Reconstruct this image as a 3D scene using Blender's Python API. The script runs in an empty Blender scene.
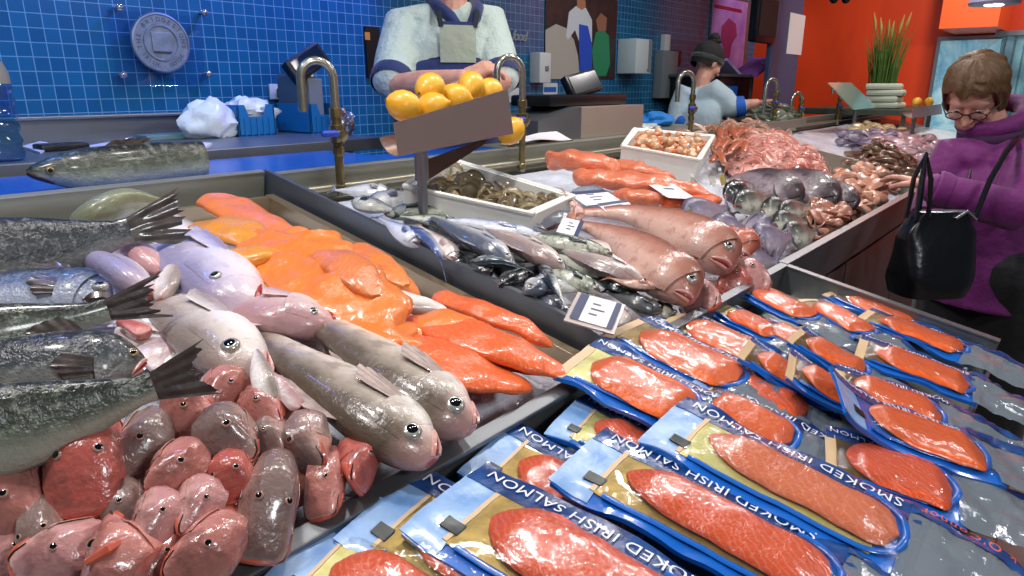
import bpy, bmesh, math, random, zlib
from mathutils import Vector, Matrix, noise
random.seed(7)
rnd = random.Random(11)
C = bpy.context.scene.collection
V = Vector
FR = {}                                             # frame of every object, by name
# ------------------------------------------------------------------ camera
CAMZ = 1.5
FPX, TH, PS, TI = 683.0, math.radians(16.5), math.radians(39.7), math.radians(11.2)
FW = V((math.cos(PS), math.sin(PS), 0)); RT = V((math.sin(PS), -math.cos(PS), 0)); UP = V((0, 0, 1))
CAM = V((0, 0, CAMZ))
RIMY, RIMZ = 0.53, CAMZ - 0.42
PN = V((0, -math.sin(TI), math.cos(TI)))        # normal of the sloping display
PY = V((0, math.cos(TI), math.sin(TI)))         # up the slope
cd = bpy.data.cameras.new('camera'); cam = bpy.data.objects.new('camera', cd); C.objects.link(cam)
cd.sensor_width = 36; cd.lens = FPX / 1024 * 36; cd.clip_start = 0.02
fwd = FW * math.cos(TH) - UP * math.sin(TH)
upv = FW * math.sin(TH) + UP * math.cos(TH)
m = Matrix((RT, upv, -fwd)).transposed().to_4x4(); m.translation = CAM
cam.matrix_world = m
bpy.context.scene.camera = cam

def ray(u, v):
    return RT * ((u - 512) / FPX) + fwd - upv * ((v - 288) / FPX)
def slope_z(y): return RIMZ + (y - RIMY) * math.tan(TI)
def ph(u, v, h=0.0):                              # place on the sloping display, h above it
    d = ray(u, v); k = RIMZ - RIMY * math.tan(TI) + h / math.cos(TI) - CAMZ
    t = k / (d.z - d.y * math.tan(TI)); return CAM + d * t
def pY(u, v, Y): d = ray(u, v); return CAM + d * (Y / d.y)
def pX(u, v, X): d = ray(u, v); return CAM + d * (X / d.x)
def pZ(u, v, z): d = ray(u, v); return CAM + d * ((z - CAMZ) / d.z)
def pD(u, v, t): return CAM + ray(u, v) * t
def dep(p): return (p - CAM).dot(fwd)
def S(x, y, h=0.0): return V((x, y, slope_z(y))) + PN * h       # metric spot on the display slope

# ------------------------------------------------------------------ mesh builder
class MB:
    def __init__(s): s.v = []; s.f = []; s.m = []; s.dv = []; s.sv = []
    def add(s, vs, fs, mi=0, dv=None, sv=None):
        b = len(s.v); s.v += [V(p) for p in vs]
        s.f += [tuple(b + i for i in f) for f in fs]; s.m += [mi] * len(fs)
        s.dv += list(dv) if dv else [0.0] * len(vs); s.sv += list(sv) if sv else [0.0] * len(vs)
        return s
    def box(s, lo, hi, mi=0, bev=0.0, M=None):
        bm = bmesh.new(); bmesh.ops.create_cube(bm, size=1)
        lo, hi = V(lo), V(hi)
        for w in bm.verts: w.co = V([lo[i] + (w.co[i] + .5) * (hi[i] - lo[i]) for i in range(3)])
        if bev > 0: bmesh.ops.bevel(bm, geom=bm.edges[:] , offset=bev, segments=2, affect='EDGES', profile=.6)
        bm.verts.index_update()
        s.add([(M @ w.co) if M else w.co.copy() for w in bm.verts], [[w.index for w in f.verts] for f in bm.faces], mi)
        bm.free(); return s
    def loft(s, rings, mi=0, cap0=True, cap1=True, closed=True, dv=None, sv=None, capmi=None):
        n = len(rings[0]); vs = [p for r in rings for p in r]; fs = []
        for i in range(len(rings) - 1):
            for j in range(n if closed else n - 1):
                a = i * n + j; b = i * n + (j + 1) % n
                fs.append((a, b, b + n, a + n))
        s.add(vs, fs, mi, dv, sv)
        base = len(s.v) - len(vs)
        if cap0: s.f.append(tuple(base + j for j in reversed(range(n)))); s.m.append(mi if capmi is None else capmi)
        if cap1: s.f.append(tuple(base + len(vs) - n + j for j in range(n))); s.m.append(mi if capmi is None else capmi)
        return s
    def tube(s, pts, r, n=10, mi=0, ends=True, flat=1.0, up=None):
        pts = [V(p) for p in pts]; rr = r if isinstance(r, (list, tuple)) else [r] * len(pts)
        rings = []; ref = V(up) if up else None
        for i, p in enumerate(pts):
            t = (pts[min(i + 1, len(pts) - 1)] - pts[max(i - 1, 0)]).normalized()
            if ref is None: ref = t.orthogonal()
            a = (ref - t * ref.dot(t)).normalized(); b = t.cross(a); ref = a
            rings.append([p + (a * math.cos(k * 2 * math.pi / n) * flat + b * math.sin(k * 2 * math.pi / n)) * rr[i] for k in range(n)])
        return s.loft(rings, mi, ends, ends)
    def limb(s, pts, rr, n=14, mi=0):                       # tapered tube with round ends
        pts = [V(p) for p in pts]
        t0 = (pts[0] - pts[1]).normalized(); t1 = (pts[-1] - pts[-2]).normalized()
        P = [pts[0] + t0 * rr[0] * k for k in (.97, .7, .38)] + pts + [pts[-1] + t1 * rr[-1] * k for k in (.38, .7, .97)]
        R = [rr[0] * k for k in (.25, .71, .925)] + list(rr) + [rr[-1] * k for k in (.925, .71, .25)]
        return s.tube(P, R, n, mi)
    def ell(s, c, r, n=14, mi=0, M=None, dvz=False):
        c = V(c); r = V(r if isinstance(r, (tuple, list, Vector)) else (r, r, r)); k = max(5, n // 2); vs = [V((0, 0, -1))]; fs = []
        for i in range(1, k):
            a = -math.pi / 2 + math.pi * i / k
            vs += [V((math.cos(a) * math.cos(j * 2 * math.pi / n), math.cos(a) * math.sin(j * 2 * math.pi / n), math.sin(a))) for j in range(n)]
        vs.append(V((0, 0, 1)))
        for j in range(n): fs.append((0, 1 + (j + 1) % n, 1 + j))
        for i in range(k - 2):
            for j in range(n):
                a = 1 + i * n + j; b = 1 + i * n + (j + 1) % n; fs.append((a, b, b + n, a + n))
        l = 1 + (k - 2) * n
        for j in range(n): fs.append((l + j, l + (j + 1) % n, len(vs) - 1))
        o = [V((p.x * r.x, p.y * r.y, p.z * r.z)) for p in vs]
        if M: o = [M @ p for p in o]
        return s.add([c + p for p in o], fs, mi, [p.z for p in vs], None)
    def lathe(s, prof, c=(0, 0, 0), n=20, mi=0, M=None, cap=True):
        c = V(c); rings = []
        for r, z in prof:
            rg = [V((r * math.cos(j * 2 * math.pi / n), r * math.sin(j * 2 * math.pi / n), z)) for j in range(n)]
            rings.append([c + (M @ p if M else p) for p in rg])
        return s.loft(rings, mi, cap, cap)
    def grid(s, nu, nv, fn, mi=0, thick=0.0, closed=True):
        vs = [V(fn(i / nu, j / nv)) for i in range(nu + 1) for j in range(nv + 1)]
        w = nv + 1; fs = [(i * w + j, (i + 1) * w + j, (i + 1) * w + j + 1, i * w + j + 1) for i in range(nu) for j in range(nv)]
        sv = [i / nu for i in range(nu + 1) for j in range(nv + 1)]; dv = [j / nv for i in range(nu + 1) for j in range(nv + 1)]
        if not thick: return s.add(vs, fs, mi, dv, sv)
        nn = [V((0, 0, 0)) for _ in vs]
        for f in fs:
            q = (vs[f[2]] - vs[f[0]]).cross(vs[f[3]] - vs[f[1]])
            for i in f: nn[i] += q
        N = len(vs); low = [p - q.normalized() * thick if q.length > 1e-12 else p - V((0, 0, thick)) for p, q in zip(vs, nn)]
        f2 = [tuple(N + i for i in reversed(f)) for f in fs]
        edge = [i * w for i in range(nu + 1)] + [nu * w + j for j in range(1, nv + 1)] + [i * w + nv for i in range(nu - 1, -1, -1)] + [j for j in range(nv - 1, 0, -1)]
        f3 = [(edge[k], edge[(k + 1) % len(edge)], N + edge[(k + 1) % len(edge)], N + edge[k]) for k in range(len(edge))]
        f3 = [tuple(reversed(f)) for f in f3]
        return s.add(vs + low, fs + f2 + f3, mi, dv + dv, sv + sv)
    def poly(s, pts, thick, nrm=None, mi=0):                # flat outline with real thickness
        pts = [V(p) for p in pts]; n = len(pts)
        if nrm is None: nrm = (pts[1] - pts[0]).cross(pts[2] - pts[0]).normalized()
        low = [p - V(nrm) * thick for p in pts]
        fs = [tuple(range(n)), tuple(reversed(range(n, 2 * n)))] + [(j, n + j, n + (j + 1) % n, (j + 1) % n) for j in range(n)]
        return s.add(pts + low, fs, mi)

def obj(name, mb, mats, parent=None, M=None, smooth=True, label=None):
    """one mesh object; vertices are given in world space, M is the frame of the object's own space"""
    if not isinstance(mats, (list, tuple)): mats = [mats]
    me = bpy.data.meshes.new(name)
    if M is None:
        if parent is not None: M = FR[parent.name]
        else:
            c = sum(mb.v, V((0, 0, 0))) / max(1, len(mb.v)); M = Matrix.Translation(c)
    Mi = M.inverted()
    me.from_pydata([Mi @ p for p in mb.v], [], mb.f)
    for k in mats: me.materials.append(k)
    me.polygons.foreach_set('material_index', mb.m)
    me.polygons.foreach_set('use_smooth', [bool(smooth)] * len(mb.f))
    if any(mb.dv): a = me.attributes.new('dv', 'FLOAT', 'POINT'); a.data.foreach_set('value', mb.dv)
    if any(mb.sv): a = me.attributes.new('sv', 'FLOAT', 'POINT'); a.data.foreach_set('value', mb.sv)
    bm = bmesh.new(); bm.from_mesh(me); bmesh.ops.recalc_face_normals(bm, faces=bm.faces[:]); bm.to_mesh(me); bm.free()
    if smooth:
        try: me.set_sharp_from_angle(angle=math.radians(smooth if smooth is not True else 42))
        except Exception: pass
    me.update()
    o = bpy.data.objects.new(name, me); C.objects.link(o)
    if parent is not None:
        o.parent = parent; o.matrix_parent_inverse = Matrix()
        PM = FR[parent.name]
        o.matrix_basis = PM.inverted() @ M
    else: o.matrix_basis = M
    FR[o.name] = M.copy()
    if label: o['label'] = label
    return o
def tag(o, label, cat, group=None, kind=None):
    o['label'] = label; o['category'] = cat
    if group: o['group'] = group
    if kind: o['kind'] = kind
    return o
def thing(name, label, cat, M, group=None):
    o = bpy.data.objects.new(name, None); C.objects.link(o); o.empty_display_size = .05
    if not isinstance(M, Matrix): M = Matrix.Translation(V(M))
    o.matrix_basis = M; FR[o.name] = M.copy()
    return tag(o, label, cat, group)
def struct(o): o['kind'] = 'structure'; return o
def frame(o, x, y, z):
    m = Matrix((V(x).normalized(), V(y).normalized(), V(z).normalized())).transposed().to_4x4(); m.translation = o; return m
def copy_tree(o, M, label=None, group=None):
    """a copy of a thing, of its parts and of their sub-parts"""
    def rec(a, par):
        b = a.copy(); C.objects.link(b); b.parent = par
        for ch in [q for q in bpy.data.objects if q.parent == a]: rec(ch, b)
        return b
    r = rec(o, None); r.matrix_basis = M; FR[r.name] = M.copy()
    if label: r['label'] = label
    if group: r['group'] = group
    return r
def smooth(a, b, x):
    t = min(1, max(0, (x - a) / (b - a))); return t * t * (3 - 2 * t)
def cat(pts, t):                                    # Catmull-Rom through pts, t in 0..1
    n = len(pts) - 1
    if n == 0: return pts[0]
    x = min(max(t, 0), 1) * n; i = min(int(x), n - 1); u = x - i
    p1, p2 = pts[i], pts[i + 1]; p0 = pts[i - 1] if i else p1 * 2 - p2; p3 = pts[i + 2] if i + 2 <= n else p2 * 2 - p1
    return .5 * ((2 * p1) + (p2 - p0) * u + (2 * p0 - 5 * p1 + 4 * p2 - p3) * u * u + (3 * p1 - p0 - 3 * p2 + p3) * u ** 3)
def tab(rows, x):                                   # smooth table lookup: rows (x, a, b, ...)
    ks = [r[0] for r in rows]
    vs = [V(list(r[1:]) + [0] * (3 - len(r[1:]))) for r in rows]
    if x <= ks[0]: return vs[0]
    for i in range(len(ks) - 1):
        if x <= ks[i + 1]:
            u = (x - ks[i]) / (ks[i + 1] - ks[i])
            m0 = (vs[i + 1] - vs[i - 1]) / (ks[i + 1] - ks[i - 1]) * (ks[i + 1] - ks[i]) if i else vs[1] - vs[0]
            m1 = (vs[i + 2] - vs[i]) / (ks[i + 2] - ks[i]) * (ks[i + 1] - ks[i]) if i + 2 < len(ks) else vs[i + 1] - vs[i]
            return vs[i] * (2 * u ** 3 - 3 * u * u + 1) + m0 * (u ** 3 - 2 * u * u + u) + vs[i + 1] * (3 * u * u - 2 * u ** 3) + m1 * (u ** 3 - u * u)
    return vs[-1]

# ------------------------------------------------------------------ materials
def hexc(h):
    h = h.lstrip('#'); c = [int(h[i:i + 2], 16) / 255 for i in (0, 2, 4)]
    return tuple(x / 12.92 if x <= .04045 else ((x + .055) / 1.055) ** 2.4 for x in c) + (1,)
MATS = {}
class NT:
    def __init__(s, name):
        s.m = bpy.data.materials.new(name); s.m.use_nodes = True; s.t = s.m.node_tree; s.n = s.t.nodes; s.l = s.t.links
        s.b = s.n['Principled BSDF']; s.out = s.n['Material Output']
    def N(s, typ, **k):
        q = s.n.new(typ)
        for a, b in k.items(): setattr(q, a, b)
        return q
    def put(s, sock, val):
        if hasattr(val, 'is_output') or isinstance(val, bpy.types.NodeSocket): s.l.new(val, sock)
        else: sock.default_value = val
    def coord(s, kind='Object'):
        return s.N('ShaderNodeTexCoord').outputs[kind]
    def noise(s, scale, detail=3, rough=.55, vec=None, dist=0):
        q = s.N('ShaderNodeTexNoise'); s.put(q.inputs['Scale'], scale); s.put(q.inputs['Detail'], detail); s.put(q.inputs['Roughness'], rough); s.put(q.inputs['Distortion'], dist)
        s.l.new(vec if vec is not None else s.coord(), q.inputs['Vector']); return q.outputs['Fac']
    def ramp(s, fac, stops, interp='LINEAR'):
        q = s.N('ShaderNodeValToRGB'); q.color_ramp.interpolation = interp; e = q.color_ramp.elements
        while len(e) < len(stops): e.new(.5)
        for k, (p, c) in zip(e, stops):
            k.position = p; k.color = hexc(c) if isinstance(c, str) else ((c, c, c, 1) if not isinstance(c, tuple) else c)
        s.l.new(fac, q.inputs['Fac']); return q.outputs['Color']
    def mix(s, fac, a, b, mode='MIX'):
        q = s.N('ShaderNodeMix', data_type='RGBA', blend_type=mode)
        s.put(q.inputs[0], fac)
        s.put(q.inputs[6], hexc(a) if isinstance(a, str) else a); s.put(q.inputs[7], hexc(b) if isinstance(b, str) else b); return q.outputs[2]
    def math(s, op, a, b=0.0, c=None):
        q = s.N('ShaderNodeMath', operation=op); s.put(q.inputs[0], a); s.put(q.inputs[1], b)
        if c is not None: s.put(q.inputs[2], c)
        return q.outputs[0]
    def attr(s, name): q = s.N('ShaderNodeAttribute'); q.attribute_name = name; return q.outputs['Fac']
    def bump(s, h, strength=.3, dist=.002):
        q = s.N('ShaderNodeBump'); s.put(q.inputs['Strength'], strength); s.put(q.inputs['Distance'], dist); s.l.new(h, q.inputs['Height'])
        s.l.new(q.outputs['Normal'], s.b.inputs['Normal']); return q
    def set(s, **k):
        nm = dict(col='Base Color', rough='Roughness', metal='Metallic', spec='Specular IOR Level', coat='Coat Weight', coatr='Coat Roughness', sss='Subsurface Weight', trans='Transmission Weight', ior='IOR', em='Emission Color', ems='Emission Strength', alpha='Alpha', sheen='Sheen Weight')
        for a, b in k.items():
            if a == 'col' and isinstance(b, str): b = hexc(b)
            if a == 'em' and isinstance(b, str): b = hexc(b)
            s.put(s.b.inputs[nm[a]], b)
        return s
def mat(name, col, rough=.5, metal=0, var=0.0, vscale=8, col2=None, bump=0, bscale=40, bdist=.002, **k):
    if name in MATS: return MATS[name]
    t = NT(name); t.set(col=col, rough=rough, metal=metal, **k)
    if col2:
        n = t.noise(vscale, 4); f = t.ramp(n, [(.5 - .5 * (1 - var) * .5 - .05, 0.0), (.55 + .2 * (1 - var), 1.0)])
        t.set(col=t.mix(f, col, col2))
    if bump: t.bump(t.noise(bscale, 4), bump, bdist)
    MATS[name] = t.m; return t.m
def plain(name, col, rough=.5, **k): return mat(name, col, rough, **k)
def wet(name, back, mid, belly, speck=None, sscale=60, head=None, bs=(48, 210), rough=.3, spk=.5, bumps=.25, coat=.35, scale2=16, var=.8):
    """fish skin: back / flank / belly by the dorsal attribute, mottling, specks, a wet coat"""
    if name in MATS: return MATS[name]
    t = NT(name); dv = t.attr('dv'); co = t.coord()
    nz = t.noise(scale2, 4, .6, co)
    d = t.math('ADD', dv, t.math('MULTIPLY', t.math('SUBTRACT', nz, .5), var))
    d = t.math('MULTIPLY_ADD', d, .5, .5)
    c = t.ramp(d, [(.30, belly), (.52, mid), (.82, back)])
    if speck:
        k = t.ramp(t.noise(sscale, 3, .7, co), [(.52, 0.0), (.66, 1.0)])
        c = t.mix(t.math('MULTIPLY', k, spk), c, speck)
    if head:
        c = t.mix(t.math('MULTIPLY', t.ramp(t.attr('sv'), [(0, 1.0), (.05, .8), (.16, 0.0)]), .8), c, head)
    c = t.mix(.22, c, t.mix(t.noise(45, 3, .6, co), (.25, .25, .25, 1), (1, 1, 1, 1)), 'MULTIPLY')
    t.set(col=c, rough=rough, coat=coat, coatr=.12)
    t.bump(t.math('ADD', t.noise(bs[0], 3, .6, co), t.math('MULTIPLY', t.noise(bs[1], 2, .6, co), .4)), min(1, bumps * 1.7), .004)
    MATS[name] = t.m; return t.m
def steel(name='steel', col='#8c9093', rough=.34, streak=(2, 60, 60), amt=.35, metal=.78):
    if name in MATS: return MATS[name]
    t = NT(name); mp = t.N('ShaderNodeMapping'); mp.inputs['Scale'].default_value = streak; t.l.new(t.coord(), mp.inputs['Vector'])
    n = t.noise(3, 4, .6, mp.outputs[0]); s2 = t.noise(6, 4, .6)
    t.set(col=t.mix(t.math('MULTIPLY', s2, amt), col, t.mix(1, col, (.55, .56, .58, 1), 'MULTIPLY')), metal=metal, rough=t.math('MULTIPLY_ADD', n, .25, rough - .1))
    MATS[name] = t.m; return t.m
FONT = None
def text_polys(body, size, shear=0.0, spacing=1.0):
    """letters as 2-D mesh: (verts, faces) centred on the origin, cap height about size"""
    cu = bpy.data.curves.new('t', 'FONT'); cu.body = body; cu.size = size / .7; cu.align_x = 'CENTER'; cu.align_y = 'CENTER'; cu.shear = shear; cu.space_character = spacing
    cu.resolution_u = 3
    o = bpy.data.objects.new('t', cu); C.objects.link(o); bpy.context.view_layer.update()
    me = bpy.data.meshes.new_from_object(o.evaluated_get(bpy.context.evaluated_depsgraph_get()))
    vs = [(p.co.x, p.co.y) for p in me.vertices]; fs = [tuple(p.vertices) for p in me.polygons]
    bpy.data.objects.remove(o); bpy.data.curves.remove(cu); bpy.data.meshes.remove(me)
    return vs, fs
def text_mb(mb, body, size, fn, mi=0, shear=0, spacing=1.0):
    vs, fs = text_polys(body, size, shear, spacing); return mb.add([fn(x, y) for x, y in vs], fs, mi)
# ------------------------------------------------------------------ setting and counters
SM = frame(S(0, RIMY, 0), (1, 0, 0), PY, PN)              # display slope: x along, y up the slope, z off it
STEEL = steel(); STEELD = steel('dark_steel', '#6a6f74', .38, metal=.6)
STEELG = steel('greenish_steel', '#a2a294', .42, metal=.6)  # greenish grey of reflections put into the steel colour
BLACK = mat('black_plastic', '#0c0d10', .35)
DKPANEL = mat('dark_panel', '#15181a', .42, bump=.05, bscale=20)
def sbox(mb, lo, hi, bev=.002, mi=0): return mb.box(lo, hi, mi, bev, SM)

def tile_mat():
    t = NT('blue_mosaic'); co = t.coord(); sp = t.N('ShaderNodeSeparateXYZ'); t.l.new(co, sp.inputs[0])
    cb = t.N('ShaderNodeCombineXYZ'); t.l.new(sp.outputs[0], cb.inputs[0]); t.l.new(sp.outputs[2], cb.inputs[1])
    b = t.N('ShaderNodeTexBrick'); b.offset = 0; b.squash = 1
    t.l.new(cb.outputs[0], b.inputs['Vector'])
    for k, v in (('Scale', 1.0), ('Mortar Size', .0016), ('Mortar Smooth', .2), ('Bias', 0), ('Brick Width', .05), ('Row Height', .05)): b.inputs[k].default_value = v
    b.inputs['Color1'].default_value = hexc('#115783'); b.inputs['Color2'].default_value = hexc('#176792'); b.inputs['Mortar'].default_value = hexc('#6fa3bf')
    t.set(col=b.outputs['Color'], rough=.22)
    t.bump(b.outputs['Fac'], -.35, .003); return t.m
TILE = tile_mat()
wb = MB(); wb.box((-4, 3.0, 0), (7.87, 3.12, 3.4)); struct(obj('wall_back', wb, TILE, M=Matrix.Translation((0, 3.0, 0)), smooth=False))
def floor_mat():
    t = NT('floor_tiles'); b = t.N('ShaderNodeTexBrick'); b.offset = 0; t.l.new(t.coord(), b.inputs['Vector'])
    for k, v in (('Scale', 1.0), ('Mortar Size', .004), ('Brick Width', .4), ('Row Height', .4)): b.inputs[k].default_value = v
    b.inputs['Color1'].default_value = hexc('#7d726d'); b.inputs['Color2'].default_value = hexc('#8a7f79'); b.inputs['Mortar'].default_value = hexc('#5a514c')
    t.set(col=b.outputs['Color'], rough=.3); return t.m
fb = MB(); fb.box((-4, -3, -.1), (10, 3.0, 0)); struct(obj('floor', fb, floor_mat(), M=Matrix.Translation((0, 0, 0)), smooth=False))
ORANGE = mat('orange_paint', '#e4420e', .45, bump=.04, bscale=30)
ORANGE2 = mat('orange_paint_light', '#e2561a', .45)
XW = 7.75
ow = MB(); ow.box((XW, -3, 0), (XW + .12, 3.0, 3.4)); struct(obj('wall_right', ow, ORANGE, M=Matrix.Translation((XW, 0, 0)), smooth=False))

# stainless upstand above the back counter
tr = MB(); tr.box((-4, 2.965, 1.29), (1.5, 2.999, 1.385), 0, .004); tr.box((-4, 2.94, 1.38), (1.5, 2.999, 1.392), 0, .003)
struct(obj('trim_upstand', tr, STEEL, smooth=False))
# back counter
bc = thing('back_counter', 'long stainless back counter along the blue tiled wall', 'counter', (0, 2.7, 0))
q = MB(); q.box((-4, 2.21, 1.275), (1.85, 2.962, 1.30), 0, .003); q.box((-4, 2.2, 1.255), (1.85, 2.215, 1.30), 0, .003); obj('worktop', q, STEEL, bc, smooth=False)
q = MB(); q.box((-4, 2.35, 0.2), (1.8, 2.95, 1.274)); obj('cabinet', q, DKPANEL, bc, smooth=False)
# raised staff floor
q = MB(); q.box((-4, 1.9, 0), (7.7, 2.99, .2)); struct(obj('floor_staff', q, mat('staff_floor', '#23262a', .6), smooth=False))
# worktop behind the display, the blue light on it put into its colour
q = MB(); q.box((-4, 1.66, 1.25), (1.5, 2.12, 1.276), 0, .004); q.box((1.5, 1.66, 1.25), (1.95, 1.86, 1.276), 0, .004)
tag(obj('service_worktop', q, mat('blue_lit_board', '#1657b8', .25, bump=.1, bscale=60, bdist=.001), smooth=False), 'blue work surface running behind the left fish trough', 'worktop')

# counter body under everything
dc = thing('display_counter', 'dark panelled base of the fish counter below the steel rims', 'counter', (2.0, 1.1, 0))
q = MB(); q.box((-1.2, .64, 0.0), (7.7, 1.6, .93)); obj('carcass', q, DKPANEL, dc, smooth=False)
q = MB()
for x0, x1 in ((1.72, 2.46), (2.47, 3.3), (3.31, 4.2), (4.21, 5.4), (5.41, 7.8)): q.box((x0, .565, .30), (x1, .62, .92), 0, .004)
obj('front_panel', q, STEELD, dc, smooth=False)
q = MB(); q.box((1.7, .50, .05), (7.68, .6, .16), 0, .01); obj('kick_rail', q, mat('plinth', '#5d5a4a', .5), dc, smooth=False)
q = MB(); sbox(q, (1.68, -.012, -.13), (7.7, .012, .0), .003); obj('front_rim', q, STEELD, dc, smooth=False)
q = MB(); sbox(q, (1.68, -.014, .0), (7.7, .008, .004), .001); obj('rim_edge', q, STEEL, dc, smooth=False)

# left trough (cod heads and smoked fillets)
ta = thing('fish_trough', 'stainless fish trough at the left holding gurnard heads and smoked fillets', 'trough', S(.2, 1.0))
q = MB(); sbox(q, (-1.2, -.012, -.10), (.945, .0, .0), .002); sbox(q, (-1.2, -.02, -.006), (.945, .004, .002), .002); obj('front_rim', q, STEEL, ta, smooth=False)
q = MB(); sbox(q, (-1.2, 1.085, -.12), (.94, 1.097, .0), .002); sbox(q, (-1.2, 1.083, -.003), (.94, 1.104, .002), .002); obj('back_rim', q, STEELG, ta, smooth=False)
q = MB(); sbox(q, (-1.2, 0, -.12), (.945, 1.09, -.085), .002); obj('base', q, STEEL, ta, smooth=False)
TRAYIN = steel('inner_tray_steel', '#b09c7e', .32, metal=.7)  # brownish orange reflections are put into the tray's steel colour
q = MB(); sbox(q, (.915, .02, -.10), (.922, 1.02, -.042), .002); sbox(q, (-.2, 1.02, -.10), (.925, 1.028, -.042), .002); sbox(q, (.908, .02, -.044), (.93, 1.03, -.040), .001)
obj('inner_tray', q, TRAYIN, ta, smooth=False)
# divider and middle trough
tb = thing('fish_trough', 'long stainless fish trough with mackerel, bream and prawns right of the divider', 'trough', S(2.5, 1.0))
pts = [SM @ V(p) for p in ((.958, 1.10, -.1), (.958, 1.10, .002), (.958, .10, .002), (.958, .06, -.004), (.958, .035, -.018), (.958, .025, -.04), (.958, .022, -.1))]
q = MB(); q.poly(pts, .012, V((1, 0, 0))); obj('divider', q, STEELD, tb, smooth=False)
q = MB(); sbox(q, (.958, 1.085, -.12), (7.7, 1.097, -.01), .002); sbox(q, (.958, 1.083, -.012), (7.7, 1.104, -.008), .002); obj('back_rim', q, STEELG, tb, smooth=False)
q = MB(); sbox(q, (.95, .014, -.128), (7.7, 1.084, -.095), .002); obj('base', q, STEEL, tb, smooth=False)
q = MB(); sbox(q, (.95, -.012, -.10), (1.68, .0, .0), .002); sbox(q, (.95, -.016, -.003), (1.68, .004, .002), .001); obj('front_rim', q, STEEL, tb, smooth=False)
q = MB(); sbox(q, (3.62, .02, -.10), (3.632, 1.08, .015), .002); obj('cross_divider', q, STEELG, tb, smooth=False)
q = MB(); q.tube([SM @ V((.97, 1.045, -.05)), SM @ V((7.68, 1.045, -.05))], .011, 10); q.tube([SM @ V((.97, 1.06, -.085)), SM @ V((7.68, 1.06, -.085))], .007, 8)
tag(obj('water_pipe', q, steel('pipe_metal', '#a5a08a', .35)), 'long metal water pipe running below the taps', 'pipe')
# pack tray in front
tc = thing('pack_tray', 'stainless tray of salmon packs hung on the customer side', 'tray', S(.6, .3))
q = MB(); sbox(q, (-.6, -.47, -.075), (1.68, -.014, -.065), .002); obj('base', q, STEELG, tc, smooth=False)
q = MB(); sbox(q, (1.672, -.47, -.075), (1.68, -.014, .0), .001); sbox(q, (1.668, -.47, -.002), (1.69, -.005, .002), .001); obj('side_rim', q, STEEL, tc, smooth=False)
q = MB(); sbox(q, (-.6, -.478, -.085), (1.68, -.47, -.05), .002); obj('front_lip', q, STEEL, tc, smooth=False)
q = MB(); sbox(q, (-.6, -.4, -.5), (1.66, -.06, -.078)); obj('support', q, DKPANEL, tc, smooth=False)

# crushed ice: bumpy beds that nobody could count
def ice_mat():
    t = NT('crushed_ice'); n = t.noise(70, 4, .7); t.set(col=t.mix(n, '#b9bfd0', '#f2f4fb'), rough=.25, sss=.0, coat=.3)
    t.bump(t.noise(120, 3, .7), .9, .004); return t.m
ICE = ice_mat()
def ice(name, label, x0, x1, y0, y1, h, amp, nx, ny):
    def fn(u, v):
        x, y = x0 + (x1 - x0) * u, y0 + (y1 - y0) * v
        e = min(1, 12 * min(u, 1 - u), 12 * min(v, 1 - v))
        z = h + amp * (noise.noise((x * 9, y * 9, 1)) + .55 * noise.noise((x * 45, y * 45, 3)) + .35 * noise.noise((x * 110, y * 110, 5)))
        return SM @ V((x, y, -.084 + (z + .084) * e))
    g = MB(); g.grid(nx, ny, fn); return tag(obj(name, g, ICE, smooth=60), label, 'ice', kind='stuff')
ice('crushed_ice', 'crushed ice under the fish in the left trough', -.5, .9, .01, 1.0, -.045, .012, 150, 110)
ice('crushed_ice', 'crushed ice under the fish in the middle trough', .975, 3.6, .018, 1.02, -.075, .012, 130, 70)
ice('crushed_ice', 'crushed ice under the far fish beyond the cross divider', 3.65, 7.5, .018, 1.02, -.05, .012, 90, 40)
# ------------------------------------------------------------------ fish
# profiles: (s from snout 0 to tail 1, dorsal height, ventral height, half thickness), all of the greatest half height
PROF = {
 'cod': [(0, .20, .24, .16), (.012, .34, .36, .30), (.06, .56, .52, .50), (.12, .76, .72, .64), (.2, .90, .92, .72), (.3, 1.0, 1.0, .72), (.45, .95, .92, .62), (.6, .74, .66, .45), (.75, .48, .42, .28), (.9, .28, .27, .15), (1, .26, .26, .09)],
 'hake': [(0, .10, .16, .12), (.02, .26, .32, .34), (.06, .48, .5, .5), (.12, .74, .74, .68), (.2, .92, .95, .78), (.32, 1.0, 1.0, .8), (.5, .98, .94, .7), (.68, .82, .78, .52), (.84, .52, .5, .32), (.95, .33, .32, .2), (1, .33, .32, .12)],
 'mackerel': [(0, .06, .08, .06), (.03, .3, .3, .28), (.1, .62, .62, .5), (.2, .88, .9, .66), (.35, 1, 1, .72), (.5, .96, .94, .66), (.7, .66, .6, .42), (.86, .3, .28, .2), (.96, .14, .14, .1), (1, .14, .14, .06)],
 'bream': [(0, .1, .12, .1), (.03, .32, .26, .2), (.1, .66, .52, .34), (.2, .9, .8, .44), (.34, 1, 1, .46), (.5, .95, .95, .42), (.66, .7, .7, .32), (.82, .38, .38, .18), (.93, .22, .22, .1), (1, .24, .24, .06)],
 'gurnard': [(0, .12, .14, .14), (.02, .32, .26, .34), (.07, .62, .46, .54), (.14, .92, .66, .68), (.22, 1.0, .86, .74), (.35, .95, .98, .7), (.5, .8, .85, .55), (.68, .52, .52, .36), (.85, .28, .28, .2), (1, .18, .18, .08)],
 'slab': [(0, .35, .35, .7), (.02, .62, .62, .85), (.08, .88, .88, 1), (.3, 1, 1, 1), (.6, .92, .92, .95), (.85, .62, .62, .75), (.96, .4, .4, .5), (1, .22, .22, .3)],
}
def sub_at(path, t): return cat(path, t)
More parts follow.
